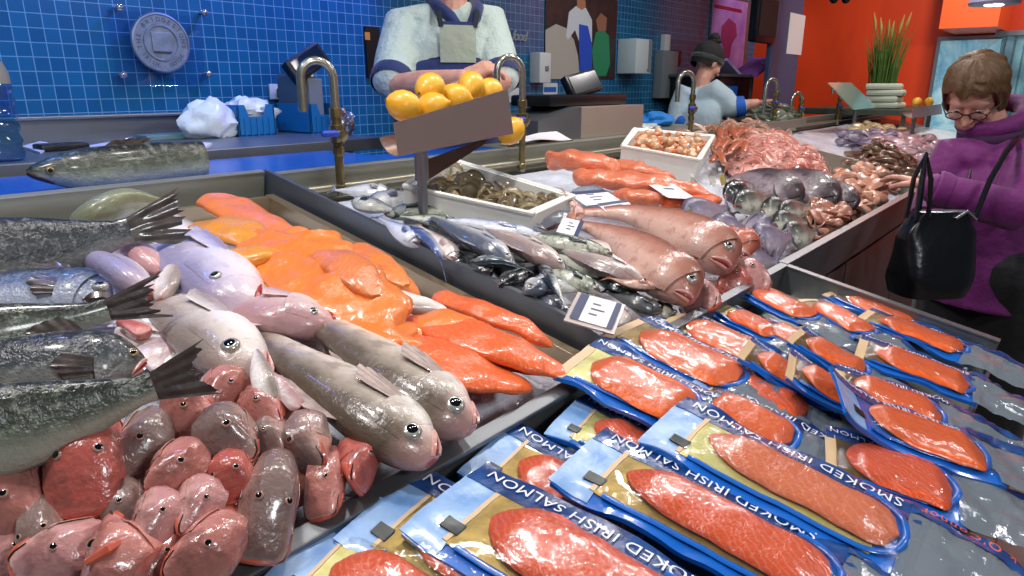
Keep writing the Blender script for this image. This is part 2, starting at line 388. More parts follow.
class Sweep:
    """a body swept along a path of world points (head first)"""
    def __init__(s, path, hh, prof, flip=1, roll=0, wr=1.0, cut=1.0, n=18, ns=26, lump=0.0, seed=0, sq=1.0):
        s.path = path; s.hh = hh; s.prof = PROF[prof] if isinstance(prof, str) else prof; s.flip = flip; s.roll = math.radians(roll); s.wr = wr; s.cut = cut; s.n = n; s.ns = ns; s.lump = lump; s.seed = seed; s.sq = sq
    def fr(s, t):
        t = min(max(t, 0), 1)
        p = cat(s.path, t); T = (cat(s.path, max(t - .02, 0)) - cat(s.path, min(t + .02, 1))).normalized()
        left = PN.cross(T).normalized() * s.flip; up = T.cross(left * s.flip).normalized()
        d = left * math.cos(s.roll) + up * math.sin(s.roll); l = up * math.cos(s.roll) - left * math.sin(s.roll)
        return p, T, d, l
    def pt(s, sv, a, off=0.0):                      # sv: 0..1 of the fish, a: angle (0 = uppermost flank, +90 = back)
        p, T, d, l = s.fr(sv / s.cut)
        top, bot, w = tab(s.prof, sv); ca, sa = math.cos(a), math.sin(a)
        h = (top if sa > 0 else bot)
        e = s.sq
        y = math.copysign(abs(sa) ** e, sa) * h * s.hh + off * sa; z = math.copysign(abs(ca) ** e, ca) * w * s.wr * s.hh + off * ca
        q = p + d * y + l * z
        if s.lump: q += (d * sa + l * ca) * s.lump * noise.noise(q * 28 + V((s.seed, 0, 0)))
        return q
    def body(s, mb, mi=0, capmi=None, s0=0.0):
        rings = []; dv = []; sv = []
        for i in range(s.ns + 1):
            u = i / s.ns; u = u ** 1.35 if s0 == 0 else u
            x = s0 + (s.cut - s0) * u
            rings.append([s.pt(x, 2 * math.pi * k / s.n) for k in range(s.n)]); dv += [math.sin(2 * math.pi * k / s.n) + .001 for k in range(s.n)]; sv += [x] * s.n
        return mb.loft(rings, mi, True, True, dv=dv, sv=sv, capmi=capmi)
    def patch(s, mb, s0, s1, a0, a1, off, bulge=.0, nu=8, nv=10, mi=0):      # gill cover: raised plate that follows the flank
        def fn(u, v):
            a = a0 + (a1 - a0) * v; k = s0 + (s1 - s0) * u + bulge * u * (1 - (2 * v - 1) ** 2)
            return s.pt(k, a, off * (math.sin(min(u * 1.2, 1) * math.pi / 2)) * (1 - abs(2 * v - 1) ** 4))
        b = len(mb.v); mb.grid(nu, nv, fn, mi, thick=abs(off) * .8 + .0004)
        n = (nu + 1) * (nv + 1); sgn = [math.sin(a0 + (a1 - a0) * j / nv) for i in range(nu + 1) for j in range(nv + 1)]
        svl = [s0 + (s1 - s0) * i / nu for i in range(nu + 1) for j in range(nv + 1)]
        mb.dv[b:] = sgn + sgn; mb.sv[b:] = svl + svl; return mb
    def line(s, mb, pts, r, off=0.0, mi=0, n=6):
        return mb.tube([s.pt(a, math.radians(b), off) for a, b in pts], r, n, mi)
def fin(mb, base, tips, nb=8, nr=6, ragged=0.0, ripple=.0, thick=.0006, mi=0, nrm=None, seed=0):
    """a fin web spread between a base line and a tip line, with rays as ripples"""
    if nrm is None: nrm = ((base[-1] - base[0]).cross(tips[0] - base[0])).normalized()
    def fn(u, v):
        b = cat(base, v); t = cat(tips, v)
        k = u * (1 - ragged * abs(noise.noise(V((v * 9 + seed, seed, .3)))) * 1.6)
        return b + (t - b) * k + nrm * ripple * math.sin(v * 26) * u + nrm * ripple * 1.5 * noise.noise(V((v * 3, u * 2, seed)))
    return mb.grid(nr, nb * 3, fn, mi, thick)
EYE_S = mat('eye_silver', '#b9b8ae', .18, .5, coat=.5); EYE_P = mat('eye_pupil', '#06070a', .08, coat=1.0, coatr=.03)
EYE_Y = mat('eye_amber', '#8c7a4c', .2, .3, coat=.5)
MOUTH = mat('mouth_red', '#9c2c22', .3, bump=.3, bscale=120, coat=.4); LIP = mat('lip_pink', '#cf9a90', .3, bump=.2, bscale=150, coat=.5)
FLESH = mat('cut_flesh', '#a84436', .35, 0, .5, 60, '#c9857a', bump=.5, bscale=120, coat=.4)
TOOTH = mat('tooth', '#d8d4c4', .3)
def eye(parent, sw, sv, ang, r, ring=EYE_S, pup=.62, sub=True):
    a = math.radians(ang); c = sw.pt(sv, a); c2 = sw.pt(sv, a, .01); n = (c2 - c).normalized()
    T = (sw.pt(sv - .03, a) - sw.pt(sv + .03, a)).normalized(); x = (T - n * T.dot(n)).normalized(); M = Matrix((x, n.cross(x), n)).transposed()
    q = MB(); q.lathe([(0.001, .30 * r), (pup * r, .34 * r), (.8 * r, .30 * r), (r, .14 * r), (1.08 * r, -.1 * r), (1.0 * r, -.5 * r)], c, 18, M=M)
    e = obj('eye', q, ring, parent)
    q = MB(); q.lathe([(0.0005, .5 * r), (pup * .6 * r, .45 * r), (pup * r, .33 * r), (pup * 1.02 * r, .2 * r)], c, 14, M=M); obj('pupil', q, EYE_P, e)
    return e
def path_of(pts): return [ph(*p) for p in pts]
def fish(label, kind, pts, hp, skin, flip=1, roll=0, wr=.82, cut=1.0, name='fish', catg='fish', group=None, tail=True, tailw=1.6, taill=.13, ragged=.15, eyes=True, er=.14, es=.085, ea=18, gill=True, mouth=True, fins=True, finm=None, ring=EYE_S, tailfork=.35, detail=True, lump=.0, capm=None, lipm=None, ms=.07):
    P = path_of(pts); mid = P[len(P) // 2]; hh = hp * 1.33 * dep(mid) / FPX
    sw = Sweep(P, hh, kind, flip, roll, wr, cut, 18 if detail else 12, 26 if detail else 16, lump, seed=zlib.crc32(label.encode()) % 97)
    p, T, d, l = sw.fr(.3)
    t = thing(name, label, catg, frame(p, T, l.cross(T), l), group)
    q = MB(); sw.body(q, 0, 1); obj('body', q, [skin, capm or FLESH], t)
    fm = finm or skin
    if gill:
        q = MB(); sw.patch(q, .13, .235, math.radians(-62), math.radians(48), hh * .075, .035); obj('gill_cover', q, skin, t)
    if mouth:
        lp = lipm or LIP
        q = MB(); sw.line(q, [(.004, 6), (.02, -6), (ms * .6, -20), (ms, -34), (ms * 1.25, -42)], [hh * .06, hh * .065, hh * .06, hh * .045, hh * .02], hh * .012); sw.line(q, [(.004, -48), (.02, -50), (ms * .6, -50), (ms * 1.2, -50)], [hh * .05, hh * .055, hh * .05, hh * .02], hh * .01); obj('mouth', q, lp, t)
        q = MB(); sw.line(q, [(.004, -20), (.02, -27), (ms * .6, -36), (ms * 1.1, -45)], [hh * .05, hh * .05, hh * .04, hh * .015], -hh * .004); obj('mouth_slit', q, MOUTH, t)
    if eyes:
        eye(t, sw, es, ea, hh * er, ring)
    if fins:
        # pectoral fin lying back along the flank, first dorsal fin
        a = math.radians(-12); b0 = [sw.pt(.25, a + .22, hh * .03), sw.pt(.255, a, hh * .05), sw.pt(.25, a - .22, hh * .03)]
        t0 = [sw.pt(.38, a + .42, hh * .12), sw.pt(.42, a + .1, hh * .22), sw.pt(.38, a - .25, hh * .14)]
        q = MB(); fin(q, b0, t0, 5, 5, .1, hh * .02, hh * .02, nrm=l, seed=3); obj('pectoral_fin', q, fm, t)
        if cut > .45:
            b0 = [sw.pt(x, math.radians(88)) for x in (.32, .38, .44, .52)]; t0 = [sw.pt(x, math.radians(88)) + d * hh * k for x, k in ((.36, .28), (.43, .42), (.5, .3), (.56, .1))]
            q = MB(); fin(q, b0, t0, 6, 4, .15, hh * .015, hh * .02, nrm=l, seed=5); obj('dorsal_fin', q, fm, t)
    if tail:
        p, T, d, l = sw.fr(1.0); top = tab(sw.prof, cut)[0] * hh
        L = taill * sum((P[i + 1] - P[i]).length for i in range(len(P) - 1)) / cut
        b0 = [p + d * top * .95, p + d * top * .3, p - d * top * .3, p - d * top * .95]
        w = tailw * hh * .6
        t0 = [p - T * L + d * w, p - T * L * (1 - tailfork) + d * w * .3, p - T * L * (1 - tailfork) - d * w * .3, p - T * L - d * w]
        q = MB(); fin(q, b0, t0, 8, 8, ragged, hh * .02, hh * .03, nrm=l, seed=zlib.crc32(label.encode()) % 13); obj('tail_fin', q, fm, t)
    return t, sw
# skins
DARKF = wet('skin_dark', '#1d2125', '#44494c', '#7c7d78', '#9aa0a0', 90, rough=.32, spk=.45, bumps=.5)
BLUEF = wet('skin_blue_grey', '#283552', '#56647e', '#a2a8b6', '#8a97b8', 80, rough=.3, spk=.5, bumps=.5)
GREENF = wet('skin_grey_green', '#272c26', '#565e51', '#a2a696', '#9ea795', 100, rough=.3, spk=.5, bumps=.5)
PALEF = wet('skin_pale', '#988a82', '#e8ded6', '#f8f3ee', '#a0968e', 50, '#c5aaa0', rough=.3, spk=.35)
CODF = wet('skin_cod', '#64574a', '#c6b9ab', '#f4eee6', '#7d6f62', 26, '#dcaea4', rough=.28, spk=.55, var=1.3, scale2=10)
PINKF = wet('skin_pinkish', '#b58c8e', '#dcc0be', '#ecdedb', '#b58f92', 50, '#c58f8c', rough=.3, spk=.4)
LILACF = wet('skin_lilac', '#9a94b4', '#e0d8e6', '#f2eaec', '#a292a6', 40, '#cdb0b6', rough=.3, spk=.4)
DFIN = mat('fin_dark', '#2a2320', .4, 0, .5, 50, '#4a403a', bump=.5, bscale=80, coat=.3)
PFIN = mat('fin_pale', '#b9a49a', .4, 0, .5, 50, '#8f7f78', bump=.5, bscale=80, coat=.3)
GR = 'whole dark fish at the left'
fish('large dark grey fish with ragged fanned tail, topmost at the back left', 'hake', [(-190, 318, .06), (-60, 276, .075), (40, 254, .08), (130, 231, .10)], 34, DARKF, -1, 66, tailw=1.25, taill=.26, ragged=.5, tailfork=.1, finm=DFIN, ring=EYE_Y)
t, sw = fish('blue grey hake lying with its toothed mouth open above a dark tail', 'hake', [(110, 300, .07), (60, 296, .06), (-40, 302, .05), (-200, 330, .05)], 26, BLUEF, 1, 24, es=.06, er=.22, ea=26, finm=DFIN, mouth=False, tail=False)
q = MB(); sw.line(q, [(.0, -14), (.02, -26), (.05, -34), (.085, -42)], [.006, .009, .008, .002], 0); obj('mouth', q, mat('mouth_dark', '#2a1413', .3, coat=.4), t)
q = MB()
for k in range(13):
    u = .006 + .07 * k / 12; a = math.radians(-17 - 20 * k / 12); c = sw.pt(u, a, .002); q.lathe([(.0011, -.002), (.0009, .003), (.0001, .0075)], c, 5, M=Matrix.Rotation(2.6, 3, 'X'))
obj('teeth', q, TOOTH, t)
fish('grey fish with broad square tail lying below the open hake mouth', 'hake', [(-200, 378, .06), (-70, 350, .08), (20, 333, .085), (108, 310, .10)], 28, GREENF, -1, 66, tailw=1.2, taill=.26, ragged=.35, tailfork=.25, finm=DFIN)
fish('dark mottled fish between the two broad tails at the left edge', 'hake', [(146, 362, .06), (80, 366, .065), (-20, 374, .06), (-200, 390, .05)], 29, DARKF, 1, 45, finm=DFIN, tail=False, ring=EYE_Y, es=.08)
fish('long silver green fish lowest of the dark fish at left, tail over the gurnards', 'hake', [(-200, 490, .07), (-70, 448, .085), (50, 420, .095), (154, 386, .115)], 37, GREENF, -1, 66, tailw=1.15, taill=.24, ragged=.3, tailfork=.3, finm=DFIN)
fish('pale greenish fish hump against the back rim, behind the ragged tail', 'cod', [(78, 240, -.02), (98, 218, .02), (124, 206, .03), (156, 206, .02)], 19, wet('skin_pale_green', '#7f8468', '#c3c6ae', '#dcdcc8', rough=.3), 1, 60, eyes=False, tail=False, cut=.75, mouth=False, fins=False, gill=False)
fish('round pinkish white fish head below the ragged tail', 'cod', [(162, 274, .05), (140, 256, .05), (112, 240, .01)], 18, PINKF, -1, 40, cut=.42, eyes=False, tail=False, fins=False)
fish('lilac white fish head with pink gill beside the open hake mouth', 'cod', [(150, 296, .06), (124, 278, .06), (92, 266, .02)], 22, LILACF, -1, 50, cut=.42, eyes=False, tail=False, fins=False)
fish('small white fish tail end standing between the lilac heads', 'cod', [(160, 300, .06), (172, 272, .065), (184, 240, .06)], 11, PALEF, 1, 30, eyes=False, tail=True, mouth=False, gill=False, fins=False, tailw=2.2, finm=PFIN)
fish('lilac pale haddock head with red mouth slit beside the yellow fillets', 'cod', [(255, 317, .05), (230, 294, .055), (204, 270, .045), (181, 250, .03)], 32, LILACF, -1, 8, cut=.46, es=.145, ea=30, er=.13, tail=False, lipm=MOUTH, ms=.08)
fish('silver white haddock head with big eye, lying over the pink heads', 'cod', [(262, 382, .055), (234, 356, .06), (206, 332, .05), (180, 312, .03)], 31, PALEF, -1, 8, cut=.46, es=.12, ea=24, er=.2, tail=False, ms=.07)
fish('pink skinned haddock head with closed eye touching the orange fillets', 'cod', [(335, 330, .045), (298, 318, .055), (262, 312, .05), (215, 300, .02)], 25, PINKF, -1, 6, cut=.62, es=.13, ea=22, er=.13, tail=False, lipm=MOUTH, ms=.06)
fish('grey brown cod with staring eye and pink snout, nearest the front rim', 'cod', [(431, 463, .035), (396, 432, .045), (345, 392, .05), (290, 356, .05), (235, 318, .01)], 32, CODF, -1, 11, cut=.85, es=.125, ea=20, er=.21, tail=False, finm=PFIN, ms=.08)
fish('pale brown cod with staring eye lying against the bare ice', 'cod', [(471, 431, .03), (436, 406, .04), (390, 370, .045), (340, 334, .045), (290, 300, .0)], 32, CODF, -1, 11, cut=.85, es=.115, ea=22, er=.21, tail=False, finm=PFIN, ms=.075)
# big hake on the work surface behind the trough
def big_hake():
    W = [pY(26, 172, 1.75), pY(70, 170, 1.74), pY(110, 172, 1.74), pY(160, 168, 1.75), pY(204, 163, 1.76)]
    W = [V((p.x, p.y, max(p.z, 1.276 + .042))) for p in W]
    s = Sweep(W, .05, 'hake', -1, 74, .8, .6, 20, 30)
    p, T, d, l = s.fr(.3); t = thing('fish', 'large hake head and body lying on the rim before the blue worktop', 'fish', frame(p, T, l.cross(T), l))
    HK = wet('skin_hake', '#23261f', '#5b6354', '#a3a898', '#8d9484', 60, rough=.3, spk=.5, bumps=.5)
    q = MB(); s.body(q, 0, 1); obj('body', q, [HK, FLESH], t)
    q = MB(); s.patch(q, .12, .22, math.radians(-95), math.radians(40), .002, .03); obj('gill_cover', q, HK, t)
    eye(t, s, .075, 2, .0085, EYE_Y, .6)
    q = MB(); s.line(q, [(.002, -20), (.02, -38), (.05, -52), (.085, -64)], [.004, .006, .005, .002], 0); obj('mouth', q, mat('mouth_dark', '#2a1413', .3), t)
    q = MB(); fin(q, [s.pt(x, math.radians(95)) for x in (.3, .36, .42)], [s.pt(x, math.radians(95)) + d * .012 for x in (.33, .4, .45)], 4, 3, .1, .0008, .0008, nrm=l); obj('dorsal_fin', q, DFIN, t)
big_hake()

# ---------------- gurnard heads
def head_skin(name, a, b, c): return wet(name, a, b, c, '#7a4e48', 28, rough=.26, spk=.65, bumps=.5, coat=.6, var=1.3, scale2=24, bs=(26, 150))
GSK = [head_skin('gurnard_pink', '#b4746a', '#d8948a', '#dd7868'), head_skin('gurnard_red', '#b65c52', '#d07468', '#d65a48'), head_skin('gurnard_grey', '#86706a', '#b8968c', '#cf9484'), head_skin('gurnard_rose', '#c48e8a', '#e0b0a8', '#e09686')]
GLIP = mat('gurnard_lip', '#cc6650', .25, 0, .5, 60, '#b4523e', coat=.5); GEYE = mat('gurnard_eye', '#a4786a', .3, 0, 0, coat=.5)
def gurnard(label, u, v, sx, sy, ang, skin, h=.03, pitch=0, roll=0, eyes=(1, 1), nam='gurnard_head', lip=True):
    """a cut head: steep sloping forehead, wide mouth under the snout, eyes set high"""
    c = ph(u, v, h); k = dep(c) / FPX
    a = math.radians(ang); c2 = ph(u + 12 * math.cos(a), v + 12 * math.sin(a), h); X = (c2 - c).normalized()
    Z = (PN - X * PN.dot(X)).normalized(); Y = Z.cross(X)
    R = Matrix.Rotation(math.radians(pitch), 3, Y); X = R @ X; Z = R @ Z
    R = Matrix.Rotation(math.radians(roll), 3, X); Y = R @ Y; Z = R @ Z
    M = frame(c, X, Y, Z); L = sy * k * 1.2; W = sx * k * .54; H = (sx * .44 + sy * .12) * k
    t = thing(nam, label, 'fish head', M, 'cut gurnard heads')
    # (x, half width, top, bottom)
    R_ = [(-.52, .55, .6, -.55), (-.49, .64, .72, -.62), (-.3, .82, .96, -.75), (-.08, .96, 1.0, -.8), (.12, 1.0, .84, -.8), (.28, .98, .48, -.75), (.4, .88, .1, -.66), (.47, .74, -.15, -.6), (.5, .56, -.28, -.52)]
    seed = (u * 7 + v) % 31
    def pt(i, j, n=18, off=0):
        x, w, tp, bt = R_[i] if isinstance(i, int) else [R_[int(i)][k2] + (R_[min(int(i) + 1, 8)][k2] - R_[int(i)][k2]) * (i - int(i)) for k2 in range(4)]
        an = 2 * math.pi * j / n; mz = (tp + bt) / 2; hz = (tp - bt) / 2; sa, ca = math.sin(an), math.cos(an)
        e = .8
        wy = w * math.copysign(abs(ca) ** e, ca) * (1 - .16 * max(0, sa)); z = mz + hz * math.copysign(abs(sa) ** e, sa)
        p = V((x * L, wy * W, z * H)); g = 1 + .16 * noise.noise(V((x * 2.4, ca * 1.3, sa * 1.3 + seed))) + .03 * math.cos(an * 6 + seed) * max(0, .3 - x) + .09 * math.exp(-((x - .02) / .14) ** 2) * (math.exp(-((an - .95) / .3) ** 2) + math.exp(-((an - 2.19) / .3) ** 2))
        return M @ (V((p.x, p.y * g, p.z * g)) * (1 + off))
    q = MB(); n = 18; rings = []; dv = []; sv = []
    for i in range(25):
        f = i / 24 * 8; rings.append([pt(f, j) for j in range(n)]); dv += [math.sin(2 * math.pi * j / n) + .001 for j in range(n)]; sv += [1 - i / 24] * n
    q.loft(rings, 0, True, True, dv=dv, sv=sv); 
    q.m[-2] = 1
    obj('head', q, [skin, FLESH], t)
    if lip:
        q = MB(); q.tube([pt(f, j) for f, j in ((4.4, 17.2), (5.6, 17.0), (6.6, 16.6), (7.4, 15.6), (7.9, 13.5), (7.4, 11.4), (6.6, 10.4), (5.6, 10.0), (4.4, 9.8))], [W * .05, W * .09, W * .11, W * .12, W * .13, W * .12, W * .11, W * .09, W * .05], 8); obj('mouth', q, GLIP, t)
        q = MB(); q.tube([pt(f, j, off=.004) for f, j in ((5.0, .2), (6.0, -.1 % 18), (6.9, 17.4), (7.6, 16.2), (7.95, 13.5), (7.6, 10.8), (6.9, 9.6), (6.0, 9.1), (5.0, 8.8))], [W * .02, W * .04, W * .045, W * .05, W * .05, W * .05, W * .045, W * .04, W * .02], 6); obj('mouth_gap', q, mat('mouth_dark', '#2a1413', .3, coat=.4), t)
    for sgn, on in zip((1, -1), eyes):
        if not on or (sgn * roll < -20): continue
        e0 = pt(4.1, 3.0 if sgn > 0 else 6.0); nrm = (e0 - M @ V((.0 * L, 0, -.1 * H))).normalized(); r = W * .125
        xx = (X - nrm * X.dot(nrm)).normalized(); Mr = Matrix((xx, nrm.cross(xx), nrm)).transposed()
        q = MB(); q.lathe([(.0004, .08 * r), (.7 * r, .08 * r), (1.0 * r, .05 * r), (1.15 * r, -.05 * r), (1.3 * r, -.3 * r), (1.2 * r, -.7 * r)], e0, 14, M=Mr); e = obj('eye', q, GEYE, t)
        q = MB(); q.lathe([(.0003, .26 * r), (.5 * r, .22 * r), (.8 * r, .12 * r), (.84 * r, .0 * r)], e0, 12, M=Mr); obj('pupil', q, EYE_P, e)
    # spiny gill plate on each side
    for sgn in (1, -1):
        def pl(u_, v_):
            j = (0.2 - 2.6 * v_) if sgn > 0 else (8.8 + 2.6 * v_)
            return pt(.6 + 2.9 * u_ + .0, j % 18 if j >= 0 else j + 18, off=.03 * math.sin(math.pi * u_) + .012)
        q = MB(); q.grid(5, 4, pl, 0, W * .02); obj('gill_plate', q, skin, t)
    return t
HEADS = [
 ('large rounded pink gurnard head at the left edge, beside the small red one', 14, 503, 58, 78, 95, 0, .03, 25, 40),
 ('small red gurnard head wedged below the long green fish', 47, 466, 34, 52, 103, 1, .035, 20, 30),
 ('biggest red gurnard head, seen from above with wide lower mouth', 88, 462, 64, 92, 103, 1, .05, 12, 8),
 ('grey gurnard head with dark eye, right beside the biggest red head', 142, 448, 52, 68, 112, 2, .045, 15, -38),
 ('pink gurnard head with open orange mouth under the silver tail', 190, 414, 48, 46, 88, 0, .06, 20, 48),
 ('reddish gurnard head below the silver haddock, above the brown one', 224, 393, 44, 44, 80, 0, .055, 10, -50),
 ('brownish gurnard head with broad closed mouth, middle of the pile', 225, 438, 58, 50, 96, 2, .06, 25, 30),
 ('pink gurnard head with pointed snout left of the small orange mouth', 178, 472, 52, 50, 112, 0, .055, 15, -48),
 ('small gurnard head with bright orange mouth under the brownish head', 231, 476, 42, 38, 95, 1, .05, 25, 20),
 ('rosy gurnard head with one dull eye, above the half hidden eye', 159, 520, 44, 52, 84, 3, .05, 12, -42),
 ('rosy gurnard head with clear eye, right neighbour of the dull eyed one', 200, 508, 44, 52, 80, 3, .05, 12, -46),
 ('gurnard head with large white eye and whiskers near the front rim', 208, 552, 56, 66, 128, 0, .04, 10, -50),
 ('reddish gurnard head piece tucked behind the large white eye', 233, 530, 34, 40, 70, 1, .02, 10, 40),
 ('long grey pink gurnard head with shiny snout against the front rim', 270, 504, 54, 92, 100, 2, .035, 15, -14),
 ('pink gurnard head below the white upright belly strip', 262, 410, 42, 46, 100, 0, .055, 15, 45),
 ('small brown gurnard head under the white belly strip', 270, 438, 36, 36, 100, 2, .045, 20, 50),
 ('round smooth brownish head between the belly strip and the cod', 306, 443, 48, 48, 95, 2, .045, 55, 70),
 ('small pinkish head squeezed against the grey brown cod', 296, 408, 30, 36, 95, 0, .04, 20, 50),
 ('narrow pink gurnard head lying on the ice beside the rim', 326, 482, 36, 64, 112, 0, .02, 5, 25),
 ('small bright red gurnard head facing right on the ice', 358, 464, 38, 46, 62, 1, .03, 5, -60),
 ('long grey gurnard head pointing down at the lower left', 43, 534, 40, 80, 97, 2, .02, 10, 20),
 ('gurnard head with pale cheek and dark eye at the bottom left', 64, 556, 58, 62, 150, 3, .02, 5, -48),
 ('brown gurnard head in shadow under the grey one', 121, 510, 44, 58, 100, 2, .02, 10, 30),
 ('wide gurnard back with an orange fin ridge at the bottom', 116, 560, 76, 64, 200, 0, .03, 0, -60),
 ('gurnard head with a half hidden eye below the dull eyed one', 164, 558, 42, 54, 96, 0, .025, 10, -45),
 ('small pink head between the silver tail and the silver haddock', 246, 404, 34, 38, 92, 0, .04, 10, 40),
 ('pink head low in the gap between the grey head and the orange mouth', 206, 456, 34, 36, 92, 1, .02, 10, 20),
 ('grey pink head deep between the two rosy heads', 182, 500, 34, 38, 88, 2, .01, 10, 0),
 ('red head deep under the biggest red head', 96, 500, 44, 44, 95, 1, .0, 10, 30),
 ('pink head showing under the round smooth head', 300, 476, 36, 44, 98, 0, .005, 10, 30),
 ('pale pink head in the lower left corner below the edge head', 12, 556, 50, 50, 90, 3, .0, 10, 20),
]
for lb, u, v, sx, sy, a, k, h, pt_, rl in HEADS:
    gurnard(lb, u, v, sx, sy, a, GSK[k], h, pt_ * .4, rl)
# orange fin ridge on the wide back, belly strip, whiskers
P = [ph(86, 563, .055), ph(108, 550, .062), ph(130, 537, .06)]
q = MB(); q.tube(P, [.003, .005, .002], 6); tag(obj('fin', q, GLIP), 'orange fin ridge lying on the wide gurnard back', 'fin')
Pb = [ph(270, 402, .07), ph(262, 378, .085), ph(256, 350, .085)]
s_ = Sweep(Pb, .012, 'slab', 1, 20, .4, 1, 12, 14, .002); q = MB(); s_.body(q); tag(obj('belly_strip', q, PALEF), 'white pink belly strip standing up among the gurnard heads', 'fish piece')
Pb = [ph(300, 408, .06), ph(282, 388, .075), ph(266, 372, .08)]
s_ = Sweep(Pb, .01, 'slab', 1, 20, .4, 1, 12, 14, .002); q = MB(); s_.body(q); tag(obj('belly_strip', q, PINKF), 'pink belly strip beside the cod, right of the white one', 'fish piece')

# ---------------- smoked and fresh fillets
def fillet_mat(name, a, b, pale, stripe=110, amt=.35, rough=.3):
    if name in MATS: return MATS[name]
    t = NT(name); co = t.coord(); w = t.N('ShaderNodeTexWave'); w.wave_type = 'BANDS'; w.bands_direction = 'DIAGONAL'
    for k, v in (('Scale', stripe), ('Distortion', 7), ('Detail', 2.5), ('Detail Scale', 1.2)): w.inputs[k].default_value = v
    t.l.new(co, w.inputs['Vector'])
    n = t.noise(22, 4, .6, co); c = t.mix(n, a, b)
    c = t.mix(t.math('MULTIPLY', t.ramp(w.outputs['Fac'], [(.72, 0.0), (1, 1.0)]), amt), c, pale)
    t.set(col=c, rough=rough, coat=.4, coatr=.12); t.bump(t.math('ADD', t.noise(40, 4, .6, co), t.math('MULTIPLY', t.noise(200, 2, .6, co), .3)), .7, .005); MATS[name] = t.m; return t.m
SMOK = fillet_mat('smoked_orange', '#ec8a38', '#dc6a26', '#f2a878', 30, .12)
SMOKY = fillet_mat('smoked_yellow', '#e2982e', '#cc7c1e', '#f0bc68', 30, .12)
SALM = fillet_mat('salmon_flesh', '#ec7038', '#dc5822', '#f6a87e', 40, .18)
SALMP = fillet_mat('salmon_pale', '#e07f58', '#d06640', '#f0ab8c', 40, .35)
def fillet(label, pts, hp, m, thick=.5, name='fish_fillet', group=None, lump=.006, seed=0, roll=0, skin=None):
    P = path_of(pts); hh = hp * 1.6 * dep(P[len(P) // 2]) / FPX
    s = Sweep(P, hh, 'slab', 1, roll, thick * .6, 1, 26, 40, lump, seed, .75)
    p, T, d, l = s.fr(.5); q = MB(); s.body(q); o = obj(name, q, m, M=frame(p, T, l.cross(T), l)); return tag(o, label, 'fish fillet', group)
fillet('long orange smoked fillet running down from the back corner', [(212, 198, .03), (240, 212, .035), (282, 238, .04), (330, 262, .03)], 17, SMOK, .4, seed=1)
fillet('yellow smoked fillet beside the fish tails at the back', [(200, 228, .02), (230, 228, .05), (266, 250, .05)], 19, SMOKY, .4, seed=2)
fillet('rolled yellow fillet lying over the yellow ones', [(226, 262, .06), (252, 256, .07), (284, 254, .07)], 10, SMOKY, .8, seed=3)
fillet('yellow fillet folded under the big orange one', [(248, 272, .05), (264, 288, .05), (288, 306, .04)], 14, SMOKY, .5, seed=4)
fillet('biggest orange smoked fillet, draped in the middle of the trough', [(278, 236, .045), (306, 262, .06), (346, 296, .06), (392, 330, .04), (420, 342, .02)], 38, SMOK, .34, seed=5, lump=.022)
fillet('mottled paler orange flap on top of the biggest fillet', [(326, 254, .075), (350, 270, .08), (376, 296, .07)], 16, fillet_mat('smoked_mottled', '#df8a4e', '#d0602a', '#f0b890', 60, .2), .5, seed=6)
fillet('narrow orange flap along the inner right rim', [(352, 246, .03), (378, 264, .04), (406, 286, .04)], 12, SMOK, .5, seed=7)
fillet('orange smoked fillet end tucked against the pink haddock', [(330, 352, .04), (372, 338, .045), (412, 324, .03)], 20, SMOK, .5, seed=8)
fillet('pale skinned fillet piece below the narrow flap', [(378, 296, .025), (408, 302, .03), (446, 312, .03)], 12, PALEF, .5, seed=9)
fillet('orange fillet between pale piece and the salmon sides', [(416, 330, .02), (452, 322, .03), (482, 326, .02)], 14, SMOK, .5, seed=10)
fillet('salmon side lowest of the three, pointing at the front rim', [(376, 340, .02), (420, 356, .035), (470, 372, .035), (530, 386, .01)], 25, SALM, .35, seed=11)
fillet('salmon side in the middle of the three on the ice', [(414, 318, .015), (470, 336, .035), (520, 354, .035), (572, 378, .01)], 19, SALM, .4, seed=12)
fillet('narrow salmon side nearest the divider', [(436, 296, .01), (480, 310, .02), (520, 326, .02), (552, 346, .0)], 12, SALM, .5, seed=13)

fillet('pinkish belly flap between the lilac head and the yellow fillet', [(166, 276, .035), (178, 252, .045), (192, 226, .03)], 12, PINKF, .5, 'belly_strip', seed=31)
fillet('white belly flap left of the silver haddock', [(196, 372, .03), (176, 342, .045), (150, 316, .04)], 16, PALEF, .5, 'belly_strip', seed=32)
fillet('pink belly flap below the broad grey tail', [(176, 372, .03), (150, 346, .045), (122, 326, .03)], 13, PINKF, .5, 'belly_strip', seed=33)
fillet('red gill piece among the belly flaps', [(146, 336, .06), (132, 326, .065), (120, 322, .05)], 6, FLESH, .8, 'gill_piece', seed=34)
fillet('lilac belly flap under the open hake mouth', [(60, 318, .03), (100, 322, .035), (150, 322, .03)], 11, LILACF, .5, 'belly_strip', seed=35)
fillet('pale fish belly behind the ragged tail', [(196, 262, .03), (180, 232, .03), (160, 214, .0)], 13, PALEF, .5, 'belly_strip', seed=36)
fillet('wide salmon side lying under the three', [(392, 344, .0), (440, 346, .01), (500, 354, .01), (548, 366, -.01)], 24, SALM, .3, seed=37)
fillet('orange fillet under the flap by the inner rim', [(352, 262, .0), (388, 286, .01), (420, 308, .0)], 18, SMOK, .4, seed=38)
